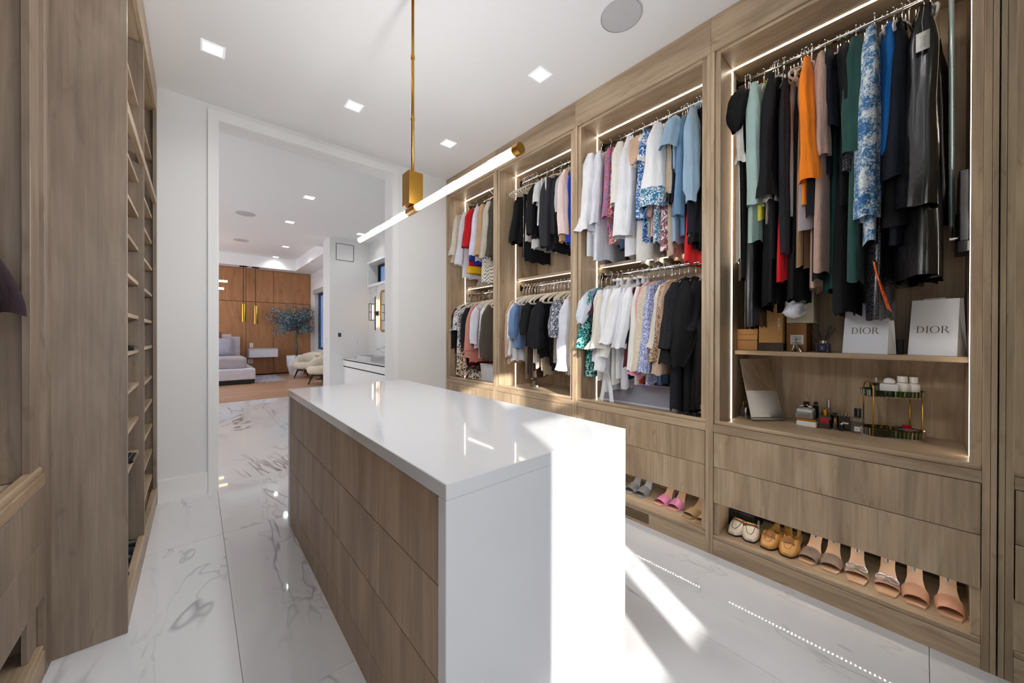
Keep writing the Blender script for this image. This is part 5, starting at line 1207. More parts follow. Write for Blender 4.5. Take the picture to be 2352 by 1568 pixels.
bottle('round glass perfume with a gold and green cap behind the tabletop mirror', 2.70, .775, .050, .062, 'sq', pg, gold, .035, .026, pale)
# two stacked cosmetic gift boxes with bottles lying on top
t = thing('gift_box', 'white cosmetic box with a gold band under the grey one', 'box', (2.70, .447, ZC))
box('box_body', white, (2.655, 2.755), (.400, .492), (ZC, ZC+.030), t, .004); box('gold_band', gold, (2.658, 2.752), (.403, .489), (ZC+.0305, ZC+.046), t, .002)
t = thing('gift_box', 'grey cosmetic box with a silver plate on top of the gold banded box', 'box', (2.70, .455, ZC+.0465))
box('box_body', plain('grey_card', '8C8F94', .4), (2.655, 2.750), (.415, .495), (ZC+.0465, ZC+.078), t, .003); box('lid', plain('pale_card', 'CFCDCB', .4), (2.658, 2.747), (.418, .492), (ZC+.0785, ZC+.098), t, .004)
box('plate', silverc, (2.6535, 2.6545), (.432, .480), (ZC+.052, ZC+.072), t, 0)
for i, yy in enumerate((.475, .435)):
    t = thing('perfume_stopper', ['left', 'right'][i]+' round silver stopper sitting on the grey cosmetic box', 'bottle', (2.70, yy, ZC+.0985))
    G().lathe([(.006, 0), (.006, .008), (.0115, .010), (.013, .015), (.009, .020), (.001, .022)], (2.70, yy, ZC+.0985), 18).build('stopper', silverc, t, smooth=True)
bottle('black square bottle behind the grey cosmetic box', 2.80, .47, .045, .105, 'sq', blg, black, .02, .03)
bottle('tall black bottle right of the cosmetic boxes', 2.80, .425, .028, .110, 'sq', blg, black, .02, .02)
bottle('clear square perfume with a red label and gold neck', 2.705, .370, .052, .072, 'sq', pg, gold, .034, .026, amber, (redl, .42, .86, .72))
bottle('tall slim clear perfume with a silver cap', 2.79, .365, .030, .105, 'sq', pg, silverc, .048, .018, pale, d=.024)
bottle('dark perfume between the red label and the small amber bottle', 2.77, .335, .035, .070, 'sq', blg, black, .012, .02)
bottle('small amber capped sample bottle', 2.70, .325, .018, .040, 'sq', pg, plain('amber_cap', 'C07A20', .3), .022, .012, pale)
bottle('clear ribbed perfume with a silver knob cap', 2.735, .285, .052, .075, 'sq', dkg, silverc, .022, .016, None, (whl, .5, .6, .5))
bottle('small dark square perfume in front of the ribbed one', 2.690, .300, .024, .034, 'sq', blg, black, .004, .02)
bottle('clear square perfume with a navy crown cap and white label', 2.715, .235, .055, .082, 'sq', pg, navyg, .050, .030, pale, (whl, .12, .42, .42))

# two-tier organiser
GL = plain('green_acrylic', '3E5226', .05, trans=.88, ior=1.45)
OX, OY = 2.72, .108; RX, RY = .072, .118; ORZ = .42
t = thing('organizer', 'two-tier oval organizer of fluted green acrylic with gold arch handles', 'organizer', (OX, OY, ZC))
def oval(rx, ry, q, fl=0, n=96):
    c, s = math.cos(q), math.sin(q); k = (abs(c)**2.6+abs(s)**2.6)**(-1/2.6); f = 1+fl*math.cos(n/2*q); return OX+rx*k*c*f, OY+ry*k*s*f
Z2 = ZC+.212
def trayg(z, h, nm):
    g = G(); n = 96
    P = [[oval(RX, RY, 2*PI*k/n, .010, n)+(z+h,) for k in range(n)], [oval(RX*.97, RY*.98, 2*PI*k/n, .010, n)+(z+.006,) for k in range(n)], [oval(RX*.92, RY*.95, 2*PI*k/n)+(z,) for k in range(n)]]
    g.grid(P, closed_u=True)
    Q = [[oval(RX-.003, RY-.003, 2*PI*k/n)+(z+h,) for k in range(n)], [oval(RX*.93-.002, RY*.95-.002, 2*PI*k/n)+(z+.0035,) for k in range(n)]]
    g.grid(Q, closed_u=True); g.add(Q[-1], [tuple(range(n))]); g.add(P[-1], [tuple(range(n))]); g.grid([P[0], Q[0]], closed_u=True)
    return g.build(nm, GL, t, rec=False)
trayg(ZC+.005, .042, 'lower_tray'); trayg(Z2, .036, 'upper_tray')
g = G(); n = 60; g.prism([oval(RX*.90, RY*.93, 2*PI*k/n)+(ZC,) for k in range(n)], (0, 0, .0045)); g.build('base_ring', plain('grey_rubber', 'B9B4AA', .6), t)
for sy in (1, -1):
    yy = OY+sy*RY*.78; xa, xb = OX-RX*.74, OX+RX*.74
    zt_ = Z2+.062 if sy > 0 else Z2+.001
    pts = [(xa, yy, ZC+.010), (xa, yy, zt_-.022)] + ([(OX-(OX-xa)*math.cos(q), yy, zt_-.022+.034*math.sin(q)) for q in [PI*k/10 for k in range(1, 10)]] if sy > 0 else []) + [(xb, yy, zt_-.022), (xb, yy, ZC+.010)]
    if sy > 0: G().tube(pts, .0028, 8).build('handle', gold, t, smooth=True)
    else:
        for x_ in (xa, xb): G().tube([(x_, yy, ZC+.010), (x_, yy, Z2-.0005)], .0028, 8).build('post', gold, t, smooth=True)
t.rotation_euler.z = ORZ
def rot(a, b): return (OX+a*math.cos(ORZ)-b*math.sin(ORZ), OY+a*math.sin(ORZ)+b*math.cos(ORZ))
milk = plain('milk_glass', 'EDEBE8', .25, coat=.4)
zz = Z2+.0045
bottle('black square perfume with a silver spray head in the upper organizer tray', *rot(+.010, +.058), .050, .062, 'sq', blg, silverc, .028, .010, None, (plain('grey_label', '5A5C58', .5), .35, .8, .5), z=zz, d=.03)
bottle('white square jar bottle with a domed cap in the upper tray', *rot(-.008, +.013), .070, .062, 'sq', milk, milk, .032, .044, z=zz, dome=True, d=.04)
bottle('white round bottle in the middle of the upper tray', *rot(-.010, -.036), .054, .070, 'rd', milk, milk, .034, .038, z=zz)
bottle('white round bottle at the right end of the upper tray', *rot(-.010, -.078), .046, .068, 'rd', milk, milk, .034, .034, z=zz)
bottle('white square bottle behind the round ones in the upper tray', *rot(+.030, -.046), .034, .060, 'sq', milk, milk, .020, .020, z=zz, d=.026)
zl = ZC+.0095
for i, (dx, dy) in enumerate(((-.012, .078), (.012, .060), (-.026, .052), (.018, .030), (-.016, .026), (-.038, .020), (.004, .002), (-.030, -.002))):
    bottle('tiny clear sample bottle with a gold cap in the lower organizer tray', *rot(dx, dy), .017, .030, 'rd', pg, gold, .016, .011, z=zl, name='sample_bottle')['group'] = 'gold capped sample bottles in the lower organizer tray'
bottle('crystal stopper perfume next to the gold capped samples', *rot(+.005, -.024), .026, .028, 'sq', pg, pg, .026, .024, z=zl)
bottle('bright red square perfume in the lower organizer tray', *rot(+.010, -.062), .038, .034, 'sq', plain('red_lacquer', 'B0101C', .15, coat=1), plain('red_cap', 'B0101C', .15, coat=1), .026, .034, z=zl, d=.03)
t = thing('glass_roller', 'clear glass roller bottle lying across the right end of the lower tray', 'bottle', (*rot(-.035, -.06), ZC+.05))
G().tube([(*rot(-.040, -.010), ZC+.052), (*rot(-.046, -.100), ZC+.054)], .007, 12).build('bottle', pg, t, smooth=True); G().lathe([(.0072, -.004), (.0085, 0), (.0072, .004)], (*rot(-.046, -.100), ZC+.054), 14, 'Y').build('cap', silverc, t)

# ------------------------------------------------------------------ things on the other counters
t = thing('storage_box', 'clear plastic storage box with a lid under the white shirts of the third bay', 'storage box', (2.62, 1.40, ZC))
cl = plain('clear_plastic', 'CFCFE0', .2, trans=.45); y0, y1, x0, x1 = 1.17, 1.745, 2.50, 2.84
g = G().box(x0, x0+.004, y0, y1, ZC+.004, ZC+.15).box(x1-.004, x1, y0, y1, ZC+.004, ZC+.15).box(x0+.004, x1-.004, y0, y0+.004, ZC+.004, ZC+.15).box(x0+.004, x1-.004, y1-.004, y1, ZC+.004, ZC+.15).box(x0, x1, y0, y1, ZC, ZC+.004)
g.build('tub', cl, t); box('lid', plain('lilac_lid', 'B9A6C9', .4), (x0-.008, x1+.004), (y0-.008, y1+.008), (ZC+.1505, ZC+.168), t, .003)
box('rim', plain('rim_plastic', 'D4D4E0', .3), (x0-.006, x0), (y0, y1), (ZC, ZC+.014), t, .001)
t = thing('paper_stack', 'stack of white papers inside the clear storage box', 'papers', (2.66, 1.36, ZC+.005)); box('sheets', plain('paper', 'DEDCD8', .8), (2.52, 2.74), (1.27, 1.50), (ZC+.005, ZC+.10), t, .001)
t = thing('round_case', 'round white case inside the clear storage box', 'case', (2.56, 1.225, ZC+.04)); G().lathe([(.034, 0), (.036, .003), (.036, .016), (.034, .019)], (2.515, 1.225, ZC+.045), 24, 'X').build('case_body', white, t)
t = thing('purple_pouch', 'purple pouch inside the left end of the clear storage box', 'pouch', (2.66, 1.66, ZC+.005)); box('pouch_body', plain('purple_cloth', '6A5A8A', .8), (2.53, 2.76), (1.58, 1.72), (ZC+.0055, ZC+.11), t, .02)
def heap(name, lab, cat, m_, x, y, z, rx, ry, h, seed, strap=True, sm_=None):
    rnd = random.Random(seed); t = thing(name, lab, cat, (x, y, z)); P = []
    for i in range(9):
        a = i/8; s = math.sin(PI*(.5+.5*a))**.6 if a < 1 else .02
        P.append([(x+rx*s*math.cos(q)*(1+.14*math.sin(3*q+seed+i*.4)), y+ry*s*math.sin(q)*(1+.14*math.cos(2*q+seed)), z+h*a*(1+.08*math.sin(2*q+seed))) for q in [2*PI*k/18 for k in range(18)]])
    g = G().grid(P, closed_u=True); g.add(P[-1], [tuple(range(18))]); g.add(P[0], [tuple(range(18))]); g.build('body', m_, t, smooth=True)
    if strap: G().tube([(x-rx*.6, y-ry*.5, z+h*.75), (x-rx*.9, y, z+h*1.02), (x-rx*.6, y+ry*.5, z+h*.75)], .004, 6).build('strap', sm_ or m_, t, smooth=True)
heap('handbag', 'black slouchy handbag on the counter under the black dresses', 'bag', F['leather'], 2.55, 1.015, ZC, .13, .10, .07, 2)
heap('brown_bag', 'small brown animal print bag left of the black handbag', 'bag', F['animal'], 2.56, 1.13, ZC, .07, .05, .045, 5)
t = thing('storage_bin', 'white plastic storage bin at the bottom of the first bay', 'storage bin', (2.66, 3.17, ZC)); g = G()
P = [[(2.655+sx*(.155+.010*k), 3.15+sy*(.245+.012*k), ZC+.18*k) for sx, sy in ((-1, -1), (1, -1), (1, 1), (-1, 1))] for k in (0, 1)]
g.grid(P, closed_u=True); g.add(P[0], [(0, 1, 2, 3)]); g.build('tub', plain('white_plastic', 'DADDE2', .35), t, bevel=.006); box('lid', white, (2.485, 2.825), (2.885+.008, 3.41), (ZC+.181, ZC+.196), t, .004)
heap('dark_scarf', 'heap of dark floral cloth left of the white storage bin', 'scarf', F['darkfl'], 2.56, 3.56, ZC, .14, .14, .10, 8, False)
heap('animal_print_bag', 'animal print bag on the shelf of the first bay', 'bag', F['animal'], 2.66, 3.56, 1.8935, .06, .13, .13, 3)
heap('denim_pouch', 'blue denim pouch on the shelf of the first bay', 'pouch', F['denim'], 2.66, 3.20, 1.8935, .06, .12, .075, 4, False)
t = thing('white_carton', 'white carton standing at the right end of the second bay', 'box', (2.55, 1.97, ZC)); box('box_body', white, (2.45, 2.62), (1.905, 2.03), (ZC, ZC+.14), t, .002)
t = thing('acrylic_stand', 'small clear acrylic pyramid on the counter of the second bay', 'figurine', (2.56, 2.60, ZC)); G().prism([(2.56, 2.57, ZC), (2.56, 2.63, ZC), (2.56, 2.60, ZC+.06)], (.05, 0, 0)).build('prism', pg, t)
# wardrobe lift at the mirror end of the tall bay
t = thing('wardrobe_lift', 'black pull-down wardrobe lift with a pale blue arm on the right side panel', 'mechanism', (2.62, -.12, 1.75)); lg = plain('lift_grey', '2C2E34', .45); arm = plain('lift_arm', 'AFC4CA', .3, .6)
ysd = -.1325
g = G(); P_ = [(2.56, 1.72), (2.555, 1.80), (2.575, 1.88), (2.565, 1.98), (2.57, 2.04), (2.69, 2.04), (2.715, 1.98), (2.70, 1.88), (2.72, 1.80), (2.715, 1.72)]
g.prism([(x_, ysd+.0005, z_) for x_, z_ in P_], (0, .030, 0)); g.build('housing', lg, t, bevel=.004)
box('lower_cap', black, (2.55, 2.72), (ysd+.0005, ysd+.038), (1.672, 1.719), t, .006)
box('cover', plain('lift_cover', '24262C', .5), (2.63, 2.70), (ysd+.031, ysd+.037), (1.725, 1.86), t, .003)
G().tube([(2.625, ysd+.050, 1.80), (2.615, ysd+.055, 2.90)], .0095, 12).build('arm', arm, t, smooth=True)
G().tube([(2.625, ysd+.050, 1.745), (2.625, ysd+.050, 1.80)], .004, 8).build('piston', chrome, t); G().tube([(2.625, ysd+.031, 1.745), (2.625, ysd+.056, 1.745)], .008, 10).build('pivot', chrome, t)
# things in the shoe tower, seen edge-on
def flat_item(lab, y, z, w, name='folded_pouch', cat='pouch', m_=black, h=.018, xo=-.318):
    t = thing(name, lab, cat, (xo, y, z)); G().box(xo-.07, xo+.075, y-w/2, y+w/2, z, z+h).build('body', m_, t, bevel=.006); G().box(xo-.06, xo+.06, y-w/2+.01, y+w/2-.01, z+h, z+h*1.35).build('flap', m_, t, bevel=.003)
flat_item('black flat clutch on the shoe tower shelf just below eye level', 2.80, 1.2135, .20, 'clutch', 'bag')
flat_item('black flat sandal case on the lower shelf of the tower', 2.74, .6385+.0, .16, 'sandal_case', 'case')
flat_item('small brown case on a middle shelf of the tower', 2.50, 1.0255, .14, 'eyewear_case', 'case', plain('case_brown', '6A4A30', .4), .02)
t = thing('sunglasses', 'tortoise sunglasses on the tower shelf below the brown case', 'sunglasses', (-.31, 2.62, .8315))
for s in (-1, 1):
    G().lathe([(.022, -.002), (.025, 0), (.022, .002)], (-.285, 2.62+s*.031, .8315+.0255), 20, 'X').build('lens', blg, t)
    G().tube([(-.287, 2.62+s*.056, .862), (-.40, 2.62+s*.058, .860), (-.425, 2.62+s*.056, .840)], .0025, 6).build('temple', plain('tortoise', '3A2216', .2), t)
G().tube([(-.285, 2.609, .862), (-.284, 2.62, .865), (-.285, 2.631, .862)], .0025, 6).build('bridge', plain('tortoise2', '3A2216', .2), t)
def black_shoe(lab, x, y, m_, rz=PI):
    t = thing('black_shoe', lab, 'shoe', (x, y, .1185)); g = G(); P = []
    for i in range(15):
        u = i/14; w = .036*math.sin(PI*min(1, (u+.08)/.5)*.5)**.6*(1-.2*sm(.4, .65, u)); w *= (math.sqrt(max(.03, 1-((u-.9)/.11)**2)) if u > .9 else 1)
        h = .026+.036*sm(0, .35, u); P.append([(x-.26*u, y-w*math.cos(PI*k/10), .1185+.008+(h)*abs(math.sin(PI*k/10))**.7*(.35 if (u > .42 and 3 < k < 7) else 1)) for k in range(11)])
    g.grid(P); g.add(P[0], [tuple(range(11))]); g.add(P[-1], [tuple(range(11))]); g.build('upper', m_, t, smooth=True)
    g = G(); g.prism([(r[0][0], r[0][1], .1185) for r in P]+[(r[-1][0], r[-1][1], .1185) for r in P[::-1]], (0, 0, .009)); g.build('sole', black, t)
nv = plain('navy_suede', '14162A', .8)
for y_, m_, lb in ((2.42, nv, 'navy slip-on shoe nearest the camera at the bottom of the tower'), (2.52, nv, 'second navy slip-on shoe at the bottom of the tower'), (2.62, black, 'third shoe at the bottom of the tower, black and thin'),
                  (2.71, black, 'fourth shoe at the bottom of the tower, black'), (2.80, nv, 'fifth shoe at the bottom of the tower, dark'), (2.895, black, 'black shoe farthest back, beside the tower divider')):
    black_shoe(lb, -.246-(.012 if y_ > 2.55 else 0), y_, m_)

# ------------------------------------------------------------------ bathroom
t = thing('vanity', 'white floating vanity with white stone top and shadow line drawers', 'vanity', (2.6, 7.2, .78))
V0, V1 = 4.9, YB-.002; vx = 2.945-.55+.02
pv = aty(YB, 787.5, 820); vx = pv.x
box('countertop', quartz, (vx, XM-.002), (V0, V1), (.762, .790), t, .002)
box('cabinet', white, (vx+.02, XM-.002), (V0, V1), (.03, .735), t, .001)
box('shadow_line', darkg, (vx+.04, XM-.003), (V0+.001, V1-.001), (.7352, .7615), t, 0)
for za, zb in ((.625, .742), (.03, .604)):
    for ya, yb in ((V0, 6.58), (6.584, V1)): box('drawer_front', trimw, (vx+.0005, vx+.0195), (ya, yb-.001), (za, zb), t, .001)
box('groove', darkg, (vx+.012, vx+.0198), (V0, V1-.001), (.6045, .6245), t, 0)
t = thing('basin', 'rectangular white vessel basin on the vanity', 'basin', (2.62, 7.3, .79)); b0 = atz(.79, 829, 826)
g = G(); x0, x1, y0, y1 = vx+.12, XM-.09, 6.95, 7.75
g.box(x0, x1, y0, y0+.02, .7905, .865).box(x0, x1, y1-.02, y1, .7905, .865).box(x0, x0+.02, y0+.02, y1-.02, .7905, .865).box(x1-.02, x1, y0+.02, y1-.02, .7905, .865).box(x0+.02, x1-.02, y0+.02, y1-.02, .7905, .80)
g.build('bowl', quartz, t); G().lathe([(.001, 0), (.02, 0), (.02, .003), (.001, .004)], ((x0+x1)/2, 7.35, .8), 16).build('drain', chrome, t)
t = thing('faucet', 'chrome wall-mounted faucet with an angled spout', 'faucet', (XM, 7.30, 1.0))
G().lathe([(.001, -.012), (.03, -.012), (.03, 0)], (XM-.001, 7.33, 1.045), 20, 'X', cap=False).build('flange', chrome, t)
G().prism([(XM-.01, 7.30, 1.03), (XM-.01, 7.36, 1.03), (XM-.20, 7.35, .975), (XM-.20, 7.31, .975)], (0, 0, .018)).build('spout', chrome, t); G().tube([(XM-.01, 7.22, 1.04), (XM-.06, 7.22, 1.05), (XM-.09, 7.20, 1.06)], .008, 8).build('lever', chrome, t, smooth=True)
# small high window in the marble wall with a white box surround
w3 = struct(G().box(XM-.055, XM+.25, 6.6, 8.24, 2.35, 2.40).box(XM-.055, XM+.25, 6.6, 8.24, 2.87, 2.92).box(XM-.055, XM+.25, 8.19, 8.24, 2.40, 2.87).box(XM-.055, XM+.25, 6.6, 6.65, 2.40, 2.87).build('window_3', trimw))
G().box(XM+.16, XM+.21, 8.13, 8.19, 2.40, 2.87).box(XM+.16, XM+.21, 6.65, 6.71, 2.40, 2.87).box(XM+.16, XM+.21, 6.71, 8.13, 2.40, 2.45).box(XM+.16, XM+.21, 6.71, 8.13, 2.82, 2.87).box(XM+.16, XM+.21, 7.3, 7.35, 2.45, 2.82).build('window_frame', black, w3)
G().box(XM+.18, XM+.19, 6.71, 8.13, 2.45, 2.82).build('pane', glass, w3)
def sconce(y, lab):
    t = thing('wall_sconce', lab, 'wall lamp', (XM, y, 1.75)); bz = plain('dark_bronze', '3A241A', .35, .8); xw = XM-.06
    box('backplate', bz, (XM-.035, XM-.001), (y-.035, y+.035), (1.70, 1.80), t, .003)
    g = G().tube([(xw, y, 1.39), (xw, y, 2.11)], .010, 10); g.box(xw-.008, XM-.03, y-.008, y+.008, 1.742, 1.758); g.build('rod', bz, t, smooth=False)
    g = G()
    for yy in (y+.0, y+.15):
        pass
    for a, b in (((xw-.13, y, 1.60), (xw-.13, y, 1.95)), ((xw-.06, y+.05, 1.60), (xw-.06, y+.05, 1.95)), ((xw-.13, y, 1.60), (xw, y, 1.60)), ((xw-.13, y, 1.95), (xw, y, 1.95)), ((xw-.13, y, 1.775), (xw, y, 1.775))): g.tube([a, b], .006, 8)
    g.build('cage', bz, t)
    G().tube([(xw-.05, y, 1.63), (xw-.05, y, 1.92)], .014, 12).build('lamp_tube', plain('sconce_glow', 'FFE3C0', .4, emit=5, emit_c='FFD9A8'), t, smooth=True)
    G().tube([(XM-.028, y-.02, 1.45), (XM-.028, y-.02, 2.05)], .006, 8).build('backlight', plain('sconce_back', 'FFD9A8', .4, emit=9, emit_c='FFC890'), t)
sconce(7.76, 'bronze geometric wall sconce with a warm glow between window wall corner and mirror')
t = thing('vanity_mirror', 'rounded brass-framed mirror on the marble wall', 'mirror', (XM, 7.0, 1.79)); g = G(); pts = []
y0, y1, z0, z1, r = 6.45, 7.545, 1.372, 2.20, .09
for cx, cz, a0 in ((y1-r, z1-r, 0), (y0+r, z1-r, PI/2), (y0+r, z0+r, PI), (y1-r, z0+r, 1.5*PI)): pts += [(cx+r*math.cos(a0+PI/2*k/8), cz+r*math.sin(a0+PI/2*k/8)) for k in range(9)]
G().tube([(XM-.025, a, b) for a, b in pts], .012, 8, closed=True, ry=.024).build('frame', brass, t); G().prism([(XM-.022, a, b) for a, b in pts], (.002, 0, 0)).build('mirror_glass', mirror2, t)
t = thing('access_panel', 'square access panel outlined in black high on the bathroom wall', 'panel', (2.4, YB, 3.0)); a, b = aty(YB, 771.5, 557.5), aty(YB, 812.5, 601.5)
box('door', wallw, (a.x+.008, b.x-.008), (YB-.006, YB-.001), (b.z+.008, a.z-.008), t, 0); g = G()
g.box(a.x, a.x+.009, YB-.008, YB-.001, b.z, a.z).box(b.x-.009, b.x, YB-.008, YB-.001, b.z, a.z).box(a.x+.009, b.x-.009, YB-.008, YB-.001, a.z-.009, a.z).box(a.x+.009, b.x-.009, YB-.008, YB-.001, b.z, b.z+.009); g.build('frame', plain('panel_line', '4A4A4A', .6), t)
c = aty(YB, 779, 768.5); t = thing('thermostat', 'small dark grey square wall control in a white plate', 'switch', (c.x, YB, c.z)); box('plate', white, (c.x-.055, c.x+.055), (YB-.006, YB-.001), (c.z-.06, c.z+.06), t, .002); box('screen', plain('dark_screen', '3A3C40', .3), (c.x-.025, c.x+.04), (YB-.009, YB-.006), (c.z-.045, c.z+.04), t, .001)
c = aty(YB, 821, 784); t = thing('power_outlet', 'white double outlet above the vanity end', 'outlet', (c.x, YB, c.z)); box('plate', white, (c.x-.06, c.x+.06), (YB-.006, YB-.001), (c.z-.06, c.z+.06), t, .002)
for dz in (-.025, .025): box('socket', plain('socket', 'D8D8D8', .4), (c.x-.02, c.x+.02), (YB-.008, YB-.006), (c.z+dz-.015, c.z+dz+.015), t, .001)
c = atx(2.119, 750, 783); t = thing('light_switch', 'white light switch on the edge of the wall between bathroom and bedroom', 'switch', (2.119, 8.54, c.z)); box('plate', white, (2.112, 2.1185), (8.50, 8.58), (c.z-.06, c.z+.06), t, .001); box('rocker', white, (2.109, 2.112), (8.52, 8.56), (c.z-.03, c.z+.03), t, .001)

# ------------------------------------------------------------------ bedroom
linen = fabric('bed_linen', 'CFC9D6', rough=.9); upw = fabric('bed_upholstery', 'DDDCE6', rough=.9); blanket = fabric('bed_blanket', 'B7AFB4', rough=.95); pilm = fabric('pillow_grey', 'A9A6B4', rough=.9); pilb = fabric('pillow_brown', '8A6658', rough=.9)
t = thing('bed', 'low upholstered white bed with tall headboard and greige bedding', 'bed', (-.1, 12.7, 0)); bx0, bx1 = -1.15, 1.0
box('headboard', upw, (bx0-.02, bx1), (13.74, 13.965), (.0, 1.22), t, .02)
box('frame', upw, (bx0-.1, 1.17), (11.55, 13.73), (.12, .40), t, .03); box('plinth', black, (bx0, 1.08), (11.62, 13.70), (0, .118), t, .002)
box('leg', black, (.86, 1.15), (11.575, 11.64), (.022, .118), t, .002)
g = G(); P = []
box('mattress', linen, (bx0, .98), (11.75, 13.70), (.40, .66), t, .05); box('blanket', blanket, (bx0-.02, 1.0), (11.74, 13.05), (.405, .685), t, .055); box('piping', plain('blanket_edge', '4A4658', .8), (bx0-.02, 1.003), (13.05, 13.075), (.41, .69), t, .01)
def pillow(lab, x, y, z, w, h, d, m_, tilt=.3):
    t = thing('pillow', lab, 'pillow', (x, y, z)); P = []
    for s in (-1, 1):
        for i in range(11):
            row = []
            for j in range(11):
                a, b = -1+2*i/10, -1+2*j/10; th = d/2*(max(0, (1-a**4)*(1-b**4)))**.5
                lx, lz, ly = a*w/2, (b+1)*h/2, s*th; row.append((x+lx, y+ly*math.cos(tilt)+lz*math.sin(tilt), z+lz*math.cos(tilt)-ly*math.sin(tilt)))
            P.append(row)
    g = G(); g.grid(P[:11]); g.grid([r[::-1] for r in P[11:]]); g.build('cushion', m_, t, smooth=True, rec=False)
pillow('grey striped pillow in front on the bed', .45, 13.05, .69, .75, .52, .20, pilm, .35)
pillow('brown pillow behind the grey one on the bed', .20, 13.30, .70, .70, .68, .18, pilb, .2)
pillow('white pillow against the headboard', .35, 13.50, .70, .85, .60, .18, linen, .12)
t = thing('nightstand', 'white floating nightstand drawer on the wood wall', 'nightstand', (1.58, 13.75, .7)); box('box', upw, (1.205, 1.955), (13.55, 13.968), (.575, .842), t, .004); box('drawer_front', plain('nightstand_white', 'E4E6F0', .4), (1.215, 1.945), (13.542, 13.549), (.585, .80), t, .002)
for (xa, xb, za, zb, lb) in ((1.255, 1.345, .875, 1.015, 'white switch plate above the nightstand'), (1.215, 1.345, .378, .507, 'white double outlet below the nightstand')):
    t = thing('wall_plate', lb, 'switch', ((xa+xb)/2, YN, za)); box('plate', white, (xa, xb), (YN-.007, YN-.0005), (za, zb), t, .002); box('rocker', plain('plate_inner', 'C9CBD4', .4), (xa+.03, xb-.03), (YN-.010, YN-.0072), (za+.03, zb-.03), t, .001)
def bpend(px, ptop, pb, lab):
    Y_ = 13.6; a, b = aty(Y_, px, ptop), aty(Y_, px, pb); t = thing('pendant_lamp', lab, 'pendant light', (a.x, Y_, C2)); bz = plain('dark_bronze2', '2A1C14', .4, .6)
    G().lathe([(.10, 0), (.10, -.025), (.001, -.025)], (a.x, Y_, C2), 20).build('canopy', bz, t); G().tube([(a.x, Y_, C2-.02), (a.x, Y_, a.z)], .007, 6).build('cord', bz, t); G().lathe([(.055, 0), (.058, .01), (.058, a.z-b.z-.01), (.055, a.z-b.z)], (a.x, Y_, b.z), 20).build('shade', brass, t, smooth=False)
bpend(559, 697, 740, 'brass cylinder pendant closer to the bed'); bpend(587, 702, 745, 'brass cylinder pendant farther from the bed')
for i, (px, py) in enumerate(((507, 645), (503, 662))):
    a = aty(12.2, px, py); t = thing('chandelier_bar', ['upper', 'lower'][i]+' glowing bar of the bedroom chandelier at the left door edge', 'light', (a.x, 12.2, a.z)); w_ = .28 if i == 0 else .18
    G().tube([(a.x-w_*2, 12.2, a.z), (a.x+(.14 if i == 0 else .10), 12.2, a.z)], .028, 10).build('lamp_bar', plain('bar_glow', 'FFE3B8', .4, emit=5, emit_c='FFDDAA'), t); G().tube([(a.x-.4, 12.2, a.z), (a.x-.4, 12.2, 3.70)], .006, 6).build('cable', brass, t)
rugm = fabric('rug', 'A9A6B8', 'D0CEDA', 'print', .95, c3='7E7C96', sc=.12); t = thing('rug', 'pale lavender grey patterned rug beside the bed', 'rug', (.9, 12.4, 0)); box('pile', rugm, (-1.6, 1.90), (11.75, 13.60), (.0, .014), t, .003)
tag(t, None)
bou = fabric('boucle', 'E0D6C4', rough=1.0)
def armchair(lab, x, y, rz):
    t = thing('armchair', lab, 'armchair', (x, y, 0)); c, s = math.cos(rz), math.sin(rz); T = lambda p: (x+1.1*(p[0]*c-p[1]*s), y+1.1*(p[0]*s+p[1]*c), p[2]*1.04)
    g = G().lathe([(.26, .26), (.34, .27), (.37, .32), (.37, .40), (.34, .445), (.0, .455)], (0, 0, 0), 28, cap=False); xf(g, T).build('seat', bou, t, smooth=True)
    P = []; n = 26
    for i in range(n+1):
        a = -.25*PI*0 + PI*(-.12) + (PI*1.24)*i/n; e_ = abs(math.sin(PI*i/n)); h = .50+.24*e_**.8; th = .085
        row = [((.33+th*math.cos(q))*math.cos(a), (.33+th*math.cos(q))*math.sin(a), .30+(h-.30)*(.5+.5*math.sin(q))) for q in [2*PI*k/12 for k in range(12)]]; P.append(row)
    g = G().grid(P, closed_u=True); g.add(P[0], [tuple(range(12))]); g.add(P[-1], [tuple(range(12))]); xf(g, T).build('backrest', bou, t, smooth=True)
    g = G(); g.tube([(.26*math.cos(q), .26*math.sin(q), .235) for q in [2*PI*k/20 for k in range(20)]], .016, 6, closed=True); xf(g, T).build('frame', black, t)
    for q in (.25*PI, .75*PI, 1.25*PI, 1.75*PI): g = G().tube([(.25*math.cos(q), .25*math.sin(q), .25), (.34*math.cos(q), .34*math.sin(q), .0)], [.024, .013], 8); xf(g, T).build('leg', black, t)
q1 = atz(.0, 700, 876); armchair('cream curved armchair by the planter, half hidden behind the nearer one', 2.54, 12.2, -.9)
armchair('cream curved armchair nearer to the bathroom', 2.54, 10.4, -.9)
t = thing('side_table', 'small dark round side table between the armchairs', 'table', (2.72, 11.5, 0)); G().lathe([(.22, .50), (.23, .505), (.23, .515), (.22, .52)], (2.72, 11.5, 0), 28).build('tabletop', plain('smoke_top', '4A3E38', .2), t); G().tube([(2.72, 11.5, .01), (2.72, 11.5, .50)], .018, 10).build('stem', black, t); G().lathe([(.15, 0), (.15, .012)], (2.72, 11.5, 0), 24).build('foot', black, t)
t = thing('ornament', 'dark wire bowl ornament on the side table', 'ornament', (2.72, 11.5, .52)); g = G()
for k in range(7):
    a = 2*PI*k/7; g.tube([(2.72, 11.5, .53), (2.72+.16*math.cos(a), 11.5+.16*math.sin(a), .70)], .006, 5)
g.build('spokes', black, t); G().lathe([(.06, 0), (.06, .012)], (2.72, 11.5, .5205), 20).build('base', black, t)
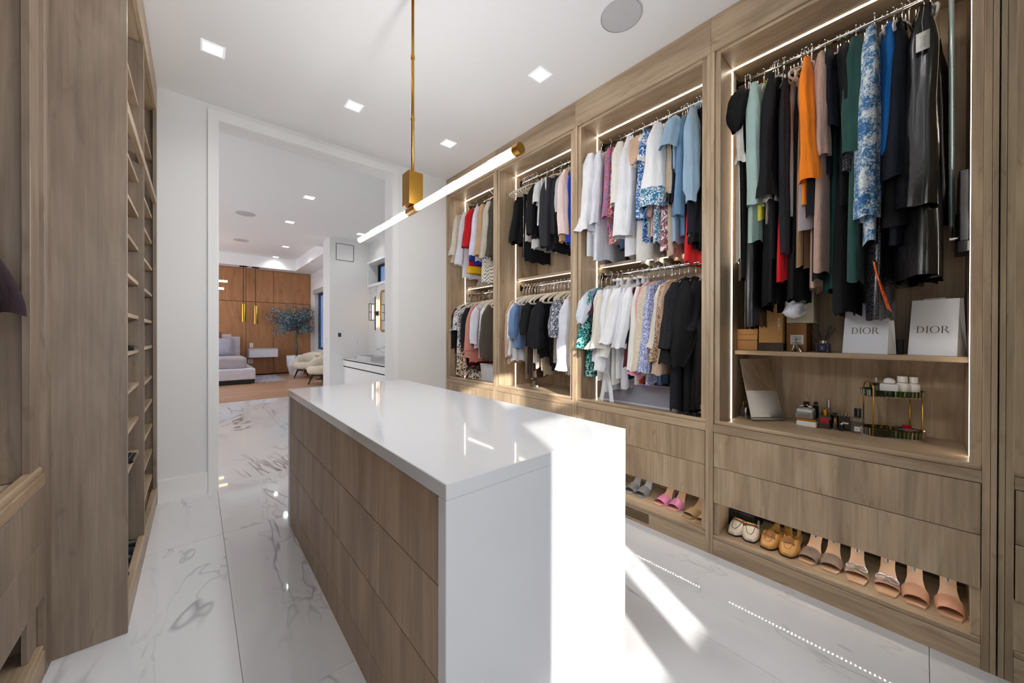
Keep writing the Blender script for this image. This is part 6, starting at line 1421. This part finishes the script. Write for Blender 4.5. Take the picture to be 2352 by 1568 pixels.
# olive tree
tx, ty = 2.40, 13.30
pt = aty(13.3, 681, 815); tx = pt.x
t = thing('planter', 'white faceted planter holding the olive tree', 'planter', (tx, ty, 0)); g = G()
P = [[(tx+r*math.cos(2*PI*(k+.5*i)/10), ty+r*math.sin(2*PI*(k+.5*i)/10), z) for k in range(10)] for i, (r, z) in enumerate(((.20, 0), (.27, .30), (.28, .62)))]
g.grid(P, closed_u=True); g.add(P[0], [tuple(range(10))]); g.build('pot', white, t); G().lathe([(.26, 0), (.26, .01)], (tx, ty, .58), 10).build('soil', plain('soil', '3A2E26', 1), t)
t = thing('olive_tree', 'olive tree with a bushy blue-green crown in the bedroom', 'tree', (tx, ty, .59)); bark = plain('bark', '6A5E56', .9); rnd = random.Random(11)
G().tube([(tx, ty, .59), (tx+.02, ty, .9), (tx-.02, ty, 1.2), (tx+.03, ty, 1.45)], [.035, .03, .028, .022], 8).build('trunk', bark, t, smooth=True)
lm = []; 
for i, c_ in enumerate(('4E6A74', '33474F', '9DB6BE', '6A8A92')):
    lm.append(plain('olive_leaf%d' % i, c_, .5))
gb = G(); gl = G(); mats = lm
for b_ in range(60):
    th = rnd.uniform(0, 2*PI); el = rnd.uniform(-.75, 1.25); R_ = rnd.uniform(.55, .95)
    end = Vector((tx+.02+R_*1.0*math.cos(th)*math.cos(el), ty+R_*.55*math.sin(th)*math.cos(el), 1.66+R_*.70*math.sin(el)))
    end.y = min(end.y, 13.80); end.x = min(end.x, 2.86)
    st_ = Vector((tx+.02, ty, 1.45)); mid = st_.lerp(end, .5)+Vector((0, 0, .06)); gb.tube([st_, mid, end], [.010, .006, .003], 5)
    for k in range(85):
        u = rnd.uniform(.25, 1.05); p = (st_.lerp(mid, u*2) if u < .5 else mid.lerp(end, (u-.5)*2)) + Vector((rnd.gauss(0, .05), rnd.gauss(0, .05), rnd.gauss(0, .05)))
        p.y = min(p.y, 13.9); p.x = min(p.x, 2.88)
        d = Vector((rnd.uniform(-1, 1), rnd.uniform(-1, 1), rnd.uniform(-.6, 1))).normalized(); s_ = d.cross(Vector((rnd.random(), rnd.random(), rnd.random()))).normalized(); l_ = rnd.uniform(.045, .075)
        gl.add([p, p+d*l_*.5+s_*.011, p+d*l_, p+d*l_*.5-s_*.011], [(0, 1, 2, 3)], rnd.randrange(4))
gb.build('branches', bark, t); o = gl.build('foliage', None, t, mats=mats, rec=False); o['kind'] = 'stuff'
light('added_bathroom_fill', 'AREA', (-2.4, 6.3, 1.9), (1, .1, -.05), 32, (.97, .98, 1), 2.2, 2.0)  # added fill lamp before a closed wall, brightens the bathroom
light('added_bedroom_fill', 'AREA', (-3.0, 11.3, 1.8), (1, .25, -.02), 95, (.80, .87, 1), 2.4, 1.9)  # added bluish fill for the bedroom, the left wall has no window
